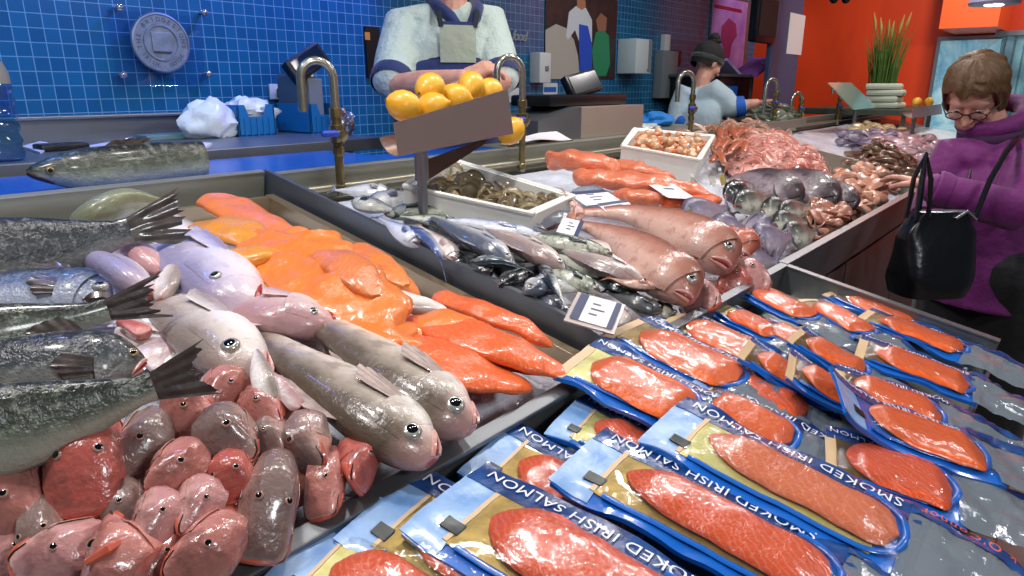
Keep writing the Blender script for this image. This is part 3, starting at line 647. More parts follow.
# ------------------------------------------------------------------ vacuum packs of smoked salmon
NAVY = mat('pack_navy', '#122c66', .25, 0, .5, 30, '#22508f', bump=.4, bscale=35, bdist=.004, coat=.5)
PBLUE = mat('pack_blue', '#1766c4', .25, bump=.3, bscale=30, bdist=.004, coat=.5)
PLIGHT = mat('pack_light_blue', '#6696d0', .3, 0, .6, 20, '#93b6e0', bump=.35, bscale=30, bdist=.004, coat=.4)
GOLD = mat('pack_gold', '#b8954a', .42, .55, .5, 60, '#8f7434', bump=.4, bscale=60, bdist=.002, coat=.4)
GOLDB = mat('pack_brown_gold', '#6b4e1c', .32, .55, .5, 60, '#8f7030', bump=.4, bscale=60, bdist=.002, coat=.4)
GOLDY = mat('pack_yellow', '#cdbb5a', .4, .3, .5, 60, '#d9d08a', bump=.4, bscale=60, bdist=.002, coat=.4)
LTAG = mat('pack_label_dark', '#14201c', .35); LWHITE = mat('pack_lettering', '#dfe6f0', .4); LOR = mat('pack_lettering_orange', '#e0561e', .4); LGREEN = mat('label_green', '#9aa83c', .4)
BUFF = mat('pack_buff', '#d3b58c', .45)
def film_mat(name, tint, op, rough=.06, bs=40):
    t = NT(name); n = t.N('ShaderNodeBsdfTransparent'); n.inputs[0].default_value = hexc(tint)
    g = t.N('ShaderNodeBsdfGlossy'); g.inputs['Roughness'].default_value = rough
    d = t.N('ShaderNodeBsdfDiffuse'); d.inputs[0].default_value = hexc('#a9b4bd')
    bp = t.N('ShaderNodeBump'); bp.inputs['Strength'].default_value = .5; bp.inputs['Distance'].default_value = .004
    h = t.math('ADD', t.noise(bs, 4, .6), t.math('MULTIPLY', t.noise(bs * 3.5, 2, .6), .3)); t.l.new(h, bp.inputs['Height'])
    t.l.new(bp.outputs[0], g.inputs['Normal']); t.l.new(bp.outputs[0], d.inputs['Normal'])
    fr = t.N('ShaderNodeLayerWeight'); fr.inputs[0].default_value = .5; t.l.new(bp.outputs[0], fr.inputs['Normal']); fo = t.math('MULTIPLY_ADD', t.math('POWER', fr.outputs['Facing'], 4.0), .6, .045)
    m1 = t.N('ShaderNodeMixShader'); m1.inputs[0].default_value = op; t.l.new(n.outputs[0], m1.inputs[1]); t.l.new(d.outputs[0], m1.inputs[2])
    m2 = t.N('ShaderNodeMixShader'); t.l.new(fo, m2.inputs[0]); t.l.new(m1.outputs[0], m2.inputs[1]); t.l.new(g.outputs[0], m2.inputs[2])
    t.l.new(m2.outputs[0], t.out.inputs[0]); return t.m
FILM = film_mat('clear_film', '#f4f8fa', .03); SLEEVE = film_mat('grey_clear_sleeve', '#ccd6de', .34, .1, 28)
SAL = [fillet_mat('packed_salmon_a', '#ea7e50', '#e06a3c', '#f3a888', 38, .25), fillet_mat('packed_salmon_b', '#ee5f2c', '#dd481a', '#f4966c', 55, .4), fillet_mat('packed_salmon_c', '#f4702a', '#ea5818', '#f89c64', 30, .15)]
def pack(label, a, b, width, h0=0.0, h1=0.0, L=.50, sal=0, head='gold', text=True, hd=.055, fl=.30, roll=0, curl=.0, brand=False, seed=0, tag_=True, tail=1.0, gold=True, fw=1.0):
    """a, b: picture spots of the middle of the header end and of the middle of the fillet's round front end"""
    p0 = ph(a[0], a[1], h0); p1 = ph(b[0], b[1], h1)
    X = (p1 - p0); D = X.length; X.normalize(); Y = PN.cross(X).normalized(); Z = X.cross(Y).normalized()
    if roll: R = Matrix.Rotation(math.radians(roll), 3, X); Y = R @ Y; Z = R @ Z
    M = frame(p0, X, Y, Z); W = width * (1 if text else 1.14); hd = D * (hd if text or not gold else .022) / .34; f0 = hd + D * (.05 if text else .08); f1 = D
    t = thing('salmon_pack', label, 'salmon pack', M, 'vacuum packs of smoked salmon')
    LT = D + (.14 * tail)
    def zf(x, y):                                 # height of the bag over its own plane
        u = x / LT; v = y / (W / 2)
        z = .006 + .004 * (1 - min(1, abs(v)) ** 3)
        z += .0035 * noise.noise(V((x * 9, y * 14, seed * 3.1))) + .0022 * noise.noise(V((x * 30, y * 40, seed)))
        z += curl * max(0, 1 - x / .09) ** 2                      # header end curls up
        z += .006 * max(0, abs(v) - .8) / .2 * noise.noise(V((x * 14, seed + 7, 0))) * 2
        if x > D: z -= .55 * (x - D) ** 2 * 1.5 - .006 * noise.noise(V((x * 22, y * 30, seed + 2)))
        return z
    def F(off): return lambda x, y: M @ V((x, y, zf(x, y) + off))
    def patchf(name, x0, x1, ya, yb, off, mi, nx=16, ny=4, thick=.0012, parent=None):
        """strip from x0 to x1 whose edges are the functions ya(x), yb(x)"""
        q = MB(); f = F(off)
        def fn(u, v):
            x = x0 + (x1 - x0) * u; y = ya(x) + (yb(x) - ya(x)) * v; return f(x, y)
        q.grid(nx, ny, fn, 0, thick); return obj(name, q, mi, parent or t)
    hw = W / 2; e = lambda k: (lambda x: k * hw)
    edge = lambda s_: (lambda x: s_ * hw * (1 - .04 * noise.noise(V((x * 12, s_ * 3, seed)))))
    # base bag with a real thickness
    q = MB(); f = F(0)
    q.grid(30, 8, lambda u, v: f(u * (D + .012), edge(1)(u * D) * (2 * v - 1)), 0, .006); obj('bag', q, PBLUE, t)
    # light header, gold board, navy band
    patchf('header', -.004, hd, e(-.98), e(.50), .0012, PLIGHT if text or not gold else BUFF, 8, 8)
    if gold:
        gm = {'gold': GOLD, 'brown': GOLDB, 'yellow': GOLDY}[head]
        patchf('gold_board', hd, min(f0 + D * .92, D * .93), e(-.80), e(.46), .0018, gm, 18, 6)
        patchf('board_edge', hd * .86, hd * .99, e(-.78), e(.58), .0024, BUFF, 2, 6)
    nb = patchf('label_band', -.002, D * 1.06, e(.46), edge(1.0), .0024, NAVY, 26, 5)
    if tag_ and (text or not gold):
        patchf('small_label', hd * .55, hd * 1.05, e(-.62), e(-.40), .0036, LTAG, 3, 3)
    if True:
        q = MB(); f = F(.0046); size = hw * (.22 if text else .17)
        txt = 'SMOKED IRISH SALMON'
        vs, fs = text_polys(txt, size, 0, 1.05); w = max(x for x, y in vs)
        q.add([f(w + hd * .35 - x, hw * .76 - y) for x, y in vs], fs)
        obj('lettering', q, LWHITE, nb)
        q = MB(); vs, fs = text_polys('GHILLIE'.lower()[0:0] or '- - - - - - - - - - - -', size * .3, 0, 1.0)
        q.add([f(w + hd * .35 - x * 1.2, hw * .55 - y) for x, y in vs], fs); obj('small_print', q, LWHITE, nb)
    # blue border of the window, round at the front
    def arc(x, k):
        g = max(0, (x - (D - .05)) / .05); return k * hw * math.sqrt(max(0, 1 - g * g * .92))
    q = MB(); f = F(.0028); pts = []
    for i in range(25):
        a_ = -math.pi / 2 + math.pi * i / 24
        pts.append(f(D - .045 + .052 * math.cos(a_) ** .8 if math.cos(a_) > 0 else D - .045, hw * (-.06 + .72 * math.sin(a_))))
    q.tube([f(hd + .01, -.78 * hw)] + [f(hd + (D - .045 - hd) * k / 8, -.78 * hw) for k in range(1, 8)] + pts, .0042, 8, flat=.5, up=Z); obj('blue_border', q, PBLUE, t)
    # the fillet: a real slab, narrow at the header, round at the front
    nn = 26; q = MB(); rings = []
    yc = (-.10 if text else -.16) * hw; fwid = (.56 if text else .70) * hw * fw
    for i in range(nn + 1):
        u = i / nn; x = f0 + (f1 - f0) * u
        wv = fwid * min(1, (math.sin(min(1, (u + .004) / .30) * math.pi / 2)) ** .6) * (max(0, 1 - max(0, (u - .86) / .14) ** 2.2)) ** .5 * (1 + .05 * noise.noise(V((u * 4, seed, 2))))
        wv = max(wv, .0015); th = .012 * min(1, 6 * u + .15) * min(1, 5 * (1 - u) + .2); rg = []
        for k in range(20):
            an = 2 * math.pi * k / 20; ca, sa = math.cos(an), math.sin(an)
            y = yc + (.18 * hw * (1 - u) ** 2 * .5) + wv * math.copysign(abs(ca) ** .7, ca); z = zf(x, y) + .002 + th * (.5 + .5 * math.copysign(abs(sa) ** .6, sa)) * (1 - .35 * abs(ca) ** 3)
            z += .0012 * noise.noise(V((x * 60, y * 60, seed)))
            rg.append(M @ V((x, y, z)))
        rings.append(rg)
    q.loft(rings); obj('salmon_side', q, SAL[sal], t)
    # clear film over the window, and the grey clear tail of the bag
    q = MB(); q.grid(34, 12, lambda u, v: M @ V((hd + (f1 - hd + .004) * u, yc + (.68 * hw) * (2 * v - 1), zf(hd + (f1 - hd) * u, yc + .68 * hw * (2 * v - 1)) + .004 + .0125 * min(1, 5 * u) * min(1, 6 * (1 - u) + .1) * (1 - abs(2 * v - 1) ** 4) + .0008 * noise.noise(V((u * 40, v * 20, seed))))), 0); obj('clear_film', q, FILM, t)
    if tail > 0:
        def tl(u, v):
            x = D + .004 + .14 * tail * u; y = hw * (2 * v - 1) * (1 - .1 * u * noise.noise(V((seed, 3, 1))))
            z = zf(x, y) + .003 * (1 - u) + .009 * u * noise.noise(V((x * 26, y * 34, seed + 9))) + .004 * noise.noise(V((x * 70, y * 70, seed)))
            return M @ V((x, y, z))
        q = MB(); q.grid(20, 16, tl, 0, .0005); tl_o = obj('clear_tail', q, SLEEVE, t)
        q = MB(); q.grid(20, 3, lambda u, v: tl(u, .84 + .16 * v) + Z * .0012, 0, .0006); obj('navy_edge', q, NAVY, tl_o)
        if brand:
            vs, fs = text_polys("k O'Connor", hw * .16, 0, 1.15); w = max(x for x, y in vs)
            q = MB(); q.add([M @ V((D + .012 + w - x, hw * .62 - y, zf(D + .012 + w - x, hw * .62 - y) + .0145)) for x, y in vs], fs); obj('brand_lettering', q, LOR, tl_o)
    return t
PK = [
 # label, header middle, fillet front end, width, h0, h1, options   (far ones first)
 ('salmon pack in the far back corner against the side rim, green gold header', (746, 290), (812, 322), .105, -.03, -.02, dict(head='yellow', sal=2, seed=1, text=False)),
 ('salmon pack mostly hidden along the side rim, thin strip of fillet', (836, 296), (912, 330), .10, -.035, -.03, dict(sal=2, seed=2, text=False)),
 ('narrow salmon pack second from the back corner, between two bags', (722, 312), (780, 342), .085, -.03, -.02, dict(head='yellow', sal=2, seed=3, text=False)),
 ('salmon pack with green gold header leaning on the front rim, third of the back row', (676, 322), (768, 366), .11, -.02, -.01, dict(head='yellow', sal=2, seed=4, text=False)),
 ('salmon pack second of the back row from the divider end, olive gold corner', (628, 330), (738, 386), .13, .0, .0, dict(head='brown', sal=2, seed=5, text=False)),
 ('salmon pack first of the back row, at the end of the divider, wide pale header', (578, 360), (692, 416), .14, .015, .005, dict(head='yellow', sal=2, seed=6, text=False)),
 ('small salmon pack with gold header behind the two brown ones', (758, 326), (826, 356), .085, -.02, -.015, dict(head='gold', sal=2, seed=7, text=False)),
 ('salmon pack with dark brown rounded header near the side rim', (808, 304), (868, 338), .095, -.02, -.015, dict(head='brown', sal=2, seed=8, text=False)),
 ('salmon pack with brown striped header in the middle of the tray', (794, 342), (862, 376), .09, .0, -.01, dict(head='brown', sal=2, seed=9, text=False, curl=.01)),
 ('right salmon pack lying along the side rim, tail hanging over the aisle', (864, 318), (962, 354), .11, -.015, -.01, dict(sal=2, seed=10, text=False, head='gold')),
 ('salmon pack with lifted blue edge and dark brown header, left of the twin', (742, 358), (832, 400), .09, .012, .0, dict(head='brown', sal=2, seed=11, text=False, curl=.015)),
 ('salmon pack with lifted blue edge and large brown header, right twin', (784, 374), (872, 412), .10, .02, .005, dict(head='brown', sal=2, seed=12, text=False, curl=.015)),
 ('right salmon pack second from the side rim, yellow corner, shiny tail', (858, 350), (966, 390), .115, .0, -.005, dict(head='brown', sal=2, seed=13, text=False)),
 ('salmon pack half under others with pale label at its front end', (716, 376), (806, 416), .11, -.005, -.015, dict(sal=1, seed=14, text=False, gold=False)),
 ('right salmon pack third from the side rim, above the upturned one', (836, 384), (936, 420), .115, .01, .0, dict(head='brown', sal=2, seed=15, text=False)),
 ('right salmon pack with an upturned light header and small green label', (828, 408), (976, 458), .12, .03, .012, dict(sal=2, seed=16, text=False, curl=.03, gold=False)),
 ('right salmon pack nearest the camera, under the upturned one', (826, 454), (946, 494), .12, .005, .005, dict(head='brown', sal=1, seed=17, text=False)),
 ('salmon pack under the big front one, its fillet end up beside a navy band', (688, 392), (790, 446), .13, .0, -.005, dict(head='brown', sal=2, seed=18)),
 ('salmon pack in the left corner by the divider, only lettered band and yellow board out', (566, 418), (700, 484), .13, -.022, -.03, dict(head='yellow', sal=1, seed=19)),
 ('salmon pack behind the ribbed front one, lettered navy band and pale board out', (490, 452), (636, 536), .14, -.02, -.03, dict(head='gold', sal=1, seed=20)),
 ('lowest salmon pack at the front edge, lettered band and yellow board out', (300, 556), (470, 650), .15, -.015, -.02, dict(head='yellow', sal=1, seed=21)),
 ('salmon pack under the ribbed front one with light header and two dark labels', (384, 506), (574, 618), .15, -.01, -.01, dict(head='gold', sal=1, seed=22)),
 ('front salmon pack with ribbed deep orange fillet, lowest in the picture', (448, 500), (690, 640), .15, .005, .015, dict(head='gold', sal=1, seed=23, fw=1.1)),
 ('middle front salmon pack, rough red fillet and light blue header', (580, 458), (830, 588), .14, .015, .02, dict(head='gold', sal=1, seed=24)),
 ('biggest salmon pack, smooth pink fillet and orange brand on its clear tail', (664, 424), (896, 540), .15, .025, .025, dict(head='yellow', sal=0, seed=25, brand=True, tail=1.25, fw=.95)),
]
for lb, a, b, w, h0, h1, kw in PK: pack(lb, a, b, w, h0, h1, **kw)
# ------------------------------------------------------------------ middle and far troughs
MACK = wet('skin_mackerel', '#25323c', '#8a959c', '#d3d3cc', '#1c242a', 70, rough=.22, spk=.35, coat=.5)
MACKG = wet('skin_mackerel_green', '#1c2a26', '#5d6e62', '#c3c6b4', '#0f1614', 60, rough=.22, spk=.7, coat=.5)
SILV = wet('skin_silver', '#5b6270', '#b6bac2', '#e2e2de', '#8a90a0', 60, rough=.2, spk=.3, coat=.5)
SILB = wet('skin_silver_blue', '#4a5a8a', '#a4b0cc', '#e0e2ea', '#7a86b0', 50, rough=.2, spk=.3, coat=.5)
SILP = wet('skin_silver_pink', '#9a8a86', '#d4c6bf', '#ecdcd4', '#c08a80', 40, rough=.25, spk=.4, coat=.5)
BLK = wet('skin_black', '#101215', '#25282c', '#5a5c5e', '#6a6d70', 60, rough=.25, spk=.5, coat=.5)
TAN = wet('skin_tan', '#94604f', '#bf8876', '#dcb4a4', '#96584a', 40, '#b8786a', rough=.25, spk=.4)
PURP = wet('skin_purple', '#57516a', '#8f8499', '#b9a9b4', '#6a5f78', 50, rough=.4, spk=.45, coat=.15)
MIX = wet('skin_dark_cream', '#2a2c2a', '#6f6f66', '#d0cbbb', '#1f2120', 40, rough=.35, spk=.6, coat=.2)
LIPG = mat('lip_grey', '#5d5f63', .3, coat=.4)
def small(label, pts, hp, skin, flip=1, roll=10, kind='mackerel', group=None, **k):
    kw = dict(detail=False, tailw=1.5, taill=.12, ragged=.12, er=.2, es=.07, finm=skin, mouth=True, wr=.9, lipm=LIPG); kw.update(k)
    return fish(label, kind, pts, hp * 1.0, skin, flip, roll, group=group, **kw)
B0 = -.05
small('silver fish head looking left beside the post foot, back left of the trough', [(366, 206, .0), (400, 200, .0), (450, 204, .0)], 11, SILV, -1, es=.09)
small('pale green striped fish lying right behind the post', [(384, 214, -.01), (430, 212, .01), (490, 220, .0)], 9, MACKG, -1)
small('long silver fish behind the post pointing at the prawn box', [(400, 190, -.02), (440, 198, -.01), (482, 210, -.01)], 7, SILV, -1)
small('slim blue silver fish draped over the divider with its tail hanging', [(404, 226, .005), (424, 236, .02), (438, 252, .02), (443, 268, -.01)], 6, SILB, 1, 20)
small('slim violet silver fish, upper one of the pair below the prawn box', [(548, 232, .02), (510, 218, .025), (468, 212, .02), (430, 208, .01)], 6, SILB, 1)
small('slim violet silver fish, lower one of the pair below the prawn box', [(546, 238, .03), (508, 230, .035), (466, 222, .03), (436, 220, .02)], 7, SILB, 1)
small('silver fish with clear round eye, head toward the front rim', [(513, 265, .02), (486, 246, .03), (452, 228, .03), (420, 212, .0)], 12, SILV, -1)
small('long pale fish lying above the dark heads, snout at the label tag', [(566, 270, .03), (534, 252, .035), (500, 236, .03), (462, 226, .01)], 12, SILP, -1)
small('dark blue fish under the slim violet pair', [(470, 240, .0), (446, 226, .0), (410, 208, .0)], 10, MACK, 1)
small('greenish fish with white belly left of the dark blue fish', [(458, 262, .0), (440, 244, .005), (420, 226, .0)], 9, SILP, 1)
small('black fish head cluster, left one under the silver eye', [(490, 276, -.01), (476, 262, -.01), (458, 250, -.03)], 9, BLK, 1, tail=False)
small('black shiny fish in front of the silver eye', [(498, 286, .0), (526, 274, .005), (556, 264, .0)], 9, BLK, 1)
small('dark mackerel with barred back lying across under the paper label', [(614, 256, .02), (576, 246, .035), (542, 238, .03), (520, 228, .01)], 9, MACKG, 1, tailw=2)
small('spotted mackerel in front of the pink gurnards, white belly up', [(650, 290, .02), (616, 272, .03), (580, 258, .03), (552, 246, .01)], 13, SILP, -1)
small('green backed mackerel pointing at the label tag', [(600, 292, .01), (566, 276, .02), (530, 262, .015)], 9, MACKG, 1)
small('dark green mackerel under the spotted one', [(604, 276, .02), (574, 262, .02), (540, 252, .01)], 8, MACKG, 1)
small('silver head with round eye between the black fish and the tag', [(524, 292, .01), (548, 284, .015), (574, 276, .0)], 10, SILV, 1, es=.1)
small('striped fish tail lying left of the label tag', [(540, 264, .02), (552, 282, .03), (564, 304, .02)], 6, MACK, 1, eyes=False, mouth=False)
small('dark fish with silver cheek right of the label tag', [(662, 312, .0), (636, 302, .01), (606, 292, .0)], 9, BLK, 1, es=.1)
small('pale fish lying under the label tag', [(630, 330, -.02), (612, 314, -.01), (594, 296, -.02)], 11, SILP, 1)
small('small pale fish at the rounded end of the divider', [(606, 336, -.01), (594, 322, -.01), (576, 306, -.03)], 9, SILP, 1)
small('brown fish tail crossing the spotted mackerel', [(660, 286, .03), (632, 284, .035), (610, 278, .03)], 5, TAN, 1, eyes=False, mouth=False, tailw=3)
small('black fish in the gap behind the long pale fish', [(528, 284, -.02), (504, 268, -.02), (480, 252, -.02)], 11, BLK, 1, tail=False)
small('black fish near the front rim beside the tag', [(560, 300, -.03), (536, 286, -.03), (510, 272, -.03)], 12, BLK, 1, tail=False)
small('grey fish at the front rim under the dark silver cheeked one', [(676, 318, -.03), (650, 310, -.03), (620, 300, -.03)], 12, MIX, 1, tail=False)
small('silver fish deepest in the pile under the slim pair', [(560, 256, -.01), (524, 246, -.01), (480, 236, -.02)], 11, SILV, 1)
small('dark herring lying along the divider below the hanging one', [(468, 270, -.01), (452, 256, -.005), (432, 240, -.02)], 8, BLK, -1)
small('black striped fish lying across the gap above the label tag', [(540, 278, .01), (560, 286, .015), (584, 292, .0)], 8, MACK, -1)
small('dark green mackerel beneath the spotted one, nearest the tag', [(640, 300, .0), (614, 286, .01), (588, 276, .0)], 9, MACKG, -1)
small('grey silver fish wedged between divider and label tag', [(566, 312, -.01), (548, 300, -.005), (526, 286, -.02)], 9, SILV, -1, es=.1)
small('dark fish with pale belly at the back under the slim pair', [(500, 226, .0), (470, 224, .0), (436, 216, .0)], 10, MIX, 1)
small('mackerel tail end lying over the dark heads', [(470, 262, .02), (500, 262, .025), (528, 270, .02)], 6, MACK, 1, eyes=False, mouth=False, tailw=2)
small('pale pink fish along the paper label under the gurnard tail', [(640, 268, .01), (606, 250, .02), (576, 236, .01)], 10, SILP, 1)
small('silver fish at the back left corner of the middle trough', [(392, 196, -.01), (366, 192, -.01), (336, 190, -.02)], 10, SILV, 1)
small('dark striped fish by the divider left of the post', [(352, 202, .0), (374, 206, .005), (400, 212, .0)], 9, MACK, -1, es=.09)
small('green silver fish lying under the post foot', [(470, 236, .0), (440, 222, .01), (400, 216, .01)], 9, MACKG, 1)
small('pale silver fish between post and divider', [(420, 246, .0), (402, 232, .005), (380, 218, .0)], 9, SILB, 1)
# pink gurnards
fish('pink gurnard with purple eye, nearest of the two in the middle trough', 'gurnard', [(692, 302, .02), (668, 276, .04), (636, 248, .045), (604, 232, .04), (572, 222, .03)], 23, TAN, 1, 25, es=.10, er=.17, tailw=2, taill=.12, finm=TAN, fins=False, gill=True)
fish('pink gurnard lying farther back, tail beside the grey scoop', 'gurnard', [(730, 270, .03), (704, 246, .05), (670, 226, .055), (630, 214, .05), (584, 212, .04)], 24, TAN, 1, 25, es=.10, er=.15, tailw=2, taill=.12, finm=TAN, fins=False)
fish('orange pink gurnard half hidden behind the two others', 'gurnard', [(748, 260, .01), (722, 238, .03), (690, 224, .03)], 20, wet('skin_orange_pink', '#b8604c', '#cf8068', '#e2a892', '#a85040', 40, rough=.25, spk=.4), 1, 20, eyes=False, tail=False)
gurnard('pink fish head lying by the front rim below the gurnards', 748, 278, 34, 34, 60, GSK[3], .0, 0, 40)
gurnard('red pink fish head beside the bream at the front rim', 734, 284, 30, 30, 120, GSK[1], -.01, 0, -30)
gurnard('silver pink fish head at the rim corner behind the packs', 700, 300, 40, 26, 150, GSK[3], .0, 0, 40)
# bream
BR = [
 ('purple bream, top left of its heap', (682, 216, .03), (726, 208, .03), 11, PURP), ('purple bream next below the top left one', (706, 226, .03), (752, 232, .03), 11, PURP),
 ('purple bream in the middle of its heap', (716, 240, .03), (760, 246, .03), 11, PURP), ('purple bream low by the front rim', (728, 258, .0), (776, 262, .0), 13, PURP),
 ('greyish purple bream above the rim one', (752, 244, .02), (790, 238, .02), 13, PURP), ('purple bream under the dark striped ones', (744, 222, .03), (778, 236, .03), 11, PURP),
 ('dark cream bellied fish at the top of the bream', (734, 206, .04), (774, 196, .045), 9, MIX), ('dark cream bellied fish right of the top one', (760, 210, .03), (800, 212, .03), 10, MIX),
 ('spotted dark fish between bream and mince', (772, 224, .02), (806, 222, .02), 9, MIX), ('dark cream fish at the rim end of the bream', (784, 238, .0), (816, 232, .0), 10, MIX),
 ('white bellied dark fish above the spotted one', (780, 214, .04), (810, 206, .03), 8, MIX), ('black fish behind the bream heap', (724, 196, .02), (764, 188, .02), 9, BLK)]
for lb, a, b, hp, sk in BR:
    m_ = ((a[0] + b[0]) / 2, (a[1] + b[1]) / 2, (a[2] + b[2]) / 2 + .006)
    fish(lb, 'bream', [a, m_, b], hp * 1.2, sk, -1, 46, wr=1.0, fins=False, lipm=LIPG, detail=False, tailw=1.5, taill=.16, er=.12, es=.11, finm=sk, group=None)
# large dark flat fish
for lb, pts, hp in (('large purple brown fish, left of the three curved side by side', [(792, 212, .0), (778, 190, .045), (756, 176, .05), (734, 176, .01)], 17),
                    ('large purple brown fish, middle of the three curved side by side', [(826, 212, .0), (814, 190, .045), (796, 176, .055), (772, 170, .02)], 17),
                    ('large purple brown fish, right of the three curved side by side', [(846, 214, .0), (838, 198, .03), (824, 186, .035), (806, 180, .01)], 14)):
    fish(lb, 'bream', pts, hp, wet('skin_plum', '#352a2e', '#5c4c54', '#9a8a92', '#2c2228', 30, rough=.3, spk=.7, coat=.3, bumps=.6), 1, 30, eyes=False, mouth=False, tail=False, fins=False, detail=True)
# salmon coloured fillets at the back
fillet('big folded salmon fillet at the back beside the steel box', [(552, 160, .03), (580, 160, .06), (610, 168, .05), (640, 178, .03)], 12, SALMP, .8, seed=21, lump=.015)
fillet('long salmon fillet below the scallop box', [(574, 176, .03), (620, 180, .05), (668, 186, .05), (712, 196, .02)], 13, SALMP, .6, seed=22, lump=.015)
fillet('salmon fillet behind the price card', [(612, 166, .04), (640, 170, .06), (676, 180, .04)], 11, SALMP, .6, seed=23, lump=.012)
fillet('salmon fillet in front of the price card, folded', [(616, 196, .03), (640, 198, .045), (664, 200, .03)], 9, SALMP, .8, seed=24, lump=.01)
fillet('salmon fillet at the right end by the clear bottles', [(664, 204, .03), (696, 202, .035), (718, 198, .02)], 9, SALM, .6, seed=25, lump=.01)
# foam boxes with shellfish
FOAM = mat('foam_white', '#e6e6de', .6, bump=.3, bscale=200, bdist=.001)
def foam_box(label, corners, h, base_h, wall=.018):
    c = [ph(u, v, h) for u, v in corners]                 # four rim corners, in order
    up = PN; dn = -up * (h - base_h); ctr = sum(c, V((0, 0, 0))) / 4
    X = (c[1] - c[0]).normalized(); t = thing('foam_box', label, 'foam box', frame(ctr + dn, X, PN.cross(X), PN))
    q = MB(); inn = [p + (ctr - p).normalized() * wall * 1.4 for p in c]; bot = [p + dn + (ctr - p) * .04 for p in c]; ib = [p + dn * .55 for p in inn]
    vs = c + inn + ib + bot; fs = []
    for j in range(4):
        k = (j + 1) % 4; fs += [(j, k, 4 + k, 4 + j), (4 + j, 4 + k, 8 + k, 8 + j), (12 + j, 12 + k, k, j)]
    fs += [(8, 9, 10, 11), (15, 14, 13, 12)]
    q.add(vs, fs); obj('walls', q, FOAM, t, smooth=False)
    q = MB(); q.poly([p + dn * .05 + (p - ctr).normalized() * .006 for p in c], .008, up)
    for j in range(4): pass
    lip = MB()
    for j in range(4):
        a, b = c[j], c[(j + 1) % 4]; lip.tube([a, b], .006, 6)
    obj('rim', lip, FOAM, t); return t, c, inn, ctr
PRAWN_G = wet('prawn_grey', '#6f6248', '#a89468', '#cdbd94', '#5a4a34', 70, rough=.3, spk=.4)
PRAWN_P = wet('prawn_pink', '#d88878', '#e8b0a2', '#f4d8ce', '#cc7464', 70, rough=.3, spk=.4)
PRAWN_R = wet('langoustine', '#b8603c', '#cf8460', '#e0ae90', '#9a4a2c', 60, rough=.3, spk=.4)
def prawn_proto(name, skin, label, L=.085, curl=1.0):
    t = thing(name, label, 'shellfish', (0, 0, 0)); q = MB(); rings = []; dv = []
    for i in range(13):
        u = i / 12; a = (u - .3) * 2.2 * curl; x = L * .36 * math.sin(a) / max(.3, curl); z = L * .36 * (math.cos(a) - 1) / max(.3, curl)
        r = L * (.025 + .085 * math.sin(min(1, u * 1.9 + .12) * math.pi / 2) * (1 - u * .72)) * (1 + .1 * (i % 2)) ; r = r if u < .97 else r * .5
        T = V((math.cos(a), 0, -math.sin(a))); Nn = V((math.sin(a), 0, math.cos(a)))
        rings.append([V((x, 0, z)) + V((0, 1, 0)) * r * .8 * math.cos(k * math.pi / 4) + Nn * r * math.sin(k * math.pi / 4) for k in range(8)]); dv += [math.sin(k * math.pi / 4) + .001 for k in range(8)]
    q.loft(rings, dv=dv); obj('body', q, skin, t)
    q = MB(); c = sum(rings[-1], V((0, 0, 0))) / 8
    for s_ in (-.6, 0, .6): q.limb([c, c + V((.10 * L, s_ * .12 * L, -.10 * L))], [.02 * L, .03 * L], 6)
    obj('tail_fan', q, skin, t)
    q = MB(); c = sum(rings[0], V((0, 0, 0))) / 8
    for s_ in (-1, 1): q.tube([c, c + V((-.15 * L, s_ * .05 * L, .03 * L)), c + V((-.1 * L, s_ * .2 * L, .1 * L)), c + V((.2 * L, s_ * .3 * L, .08 * L))], .006 * L, 5)
    obj('feelers', q, skin, t); return t
def scatter(proto, spots, label, group, tilt=35, sc=(.85, 1.2), first=[True]):
    for i, p in enumerate(spots):
        a = rnd.uniform(0, 6.283); X = V((math.cos(a), math.sin(a), 0)); X = (X - PN * X.dot(PN)).normalized(); Y = PN.cross(X)
        M = frame(p, X, Y, PN) @ Matrix.Rotation(math.radians(rnd.uniform(-tilt, tilt)), 4, 'X') @ Matrix.Rotation(math.radians(rnd.uniform(-tilt, tilt)), 4, 'Y') @ Matrix.Scale(rnd.uniform(*sc), 4)
        if i == 0: proto.matrix_basis = M; proto['label'] = label; proto['group'] = group
        else: copy_tree(proto, M, label, group)
t, c, inn, ctr = foam_box('long white foam box of raw grey prawns behind the lemon stand post', [(404, 186), (448, 158), (574, 196), (534, 214)], .06, -.06)
def inside(q4, n, h, hv):
    out = []
    for _ in range(n):
        u, v = rnd.uniform(.06, .94), rnd.uniform(.08, .92); p = (q4[0] * (1 - u) + q4[3] * u) * (1 - v) + (q4[1] * (1 - u) + q4[2] * u) * v
        out.append(p + PN * (h + rnd.uniform(0, hv)))
    return out
scatter(prawn_proto('prawn', PRAWN_G, ''), inside(inn, 62, -.03, .03), 'grey raw prawn in the long white foam box', 'raw prawns in the long foam box')
q = MB(); q.grid(20, 10, lambda u, v: (inn[0] * (1 - v) + inn[3] * v) * (1 - u) + (inn[1] * (1 - v) + inn[2] * v) * u + PN * (-.045 + .008 * noise.noise(V((u * 9, v * 6, 2))))); tag(obj('prawn_bed', q, PRAWN_G), 'lower layer of raw prawns filling the long foam box', 'shellfish', kind='stuff')
t, c, inn, ctr = foam_box('white foam box of pale scallops standing tilted by the pink prawns', [(622, 146), (634, 129), (714, 136), (700, 160)], .095, -.02)
q = MB(); sq = [c[0], c[3]]
SCAL = wet('scallop', '#c98a60', '#ddb088', '#ecd2b4', '#c07848', 40, rough=.3, spk=.35)
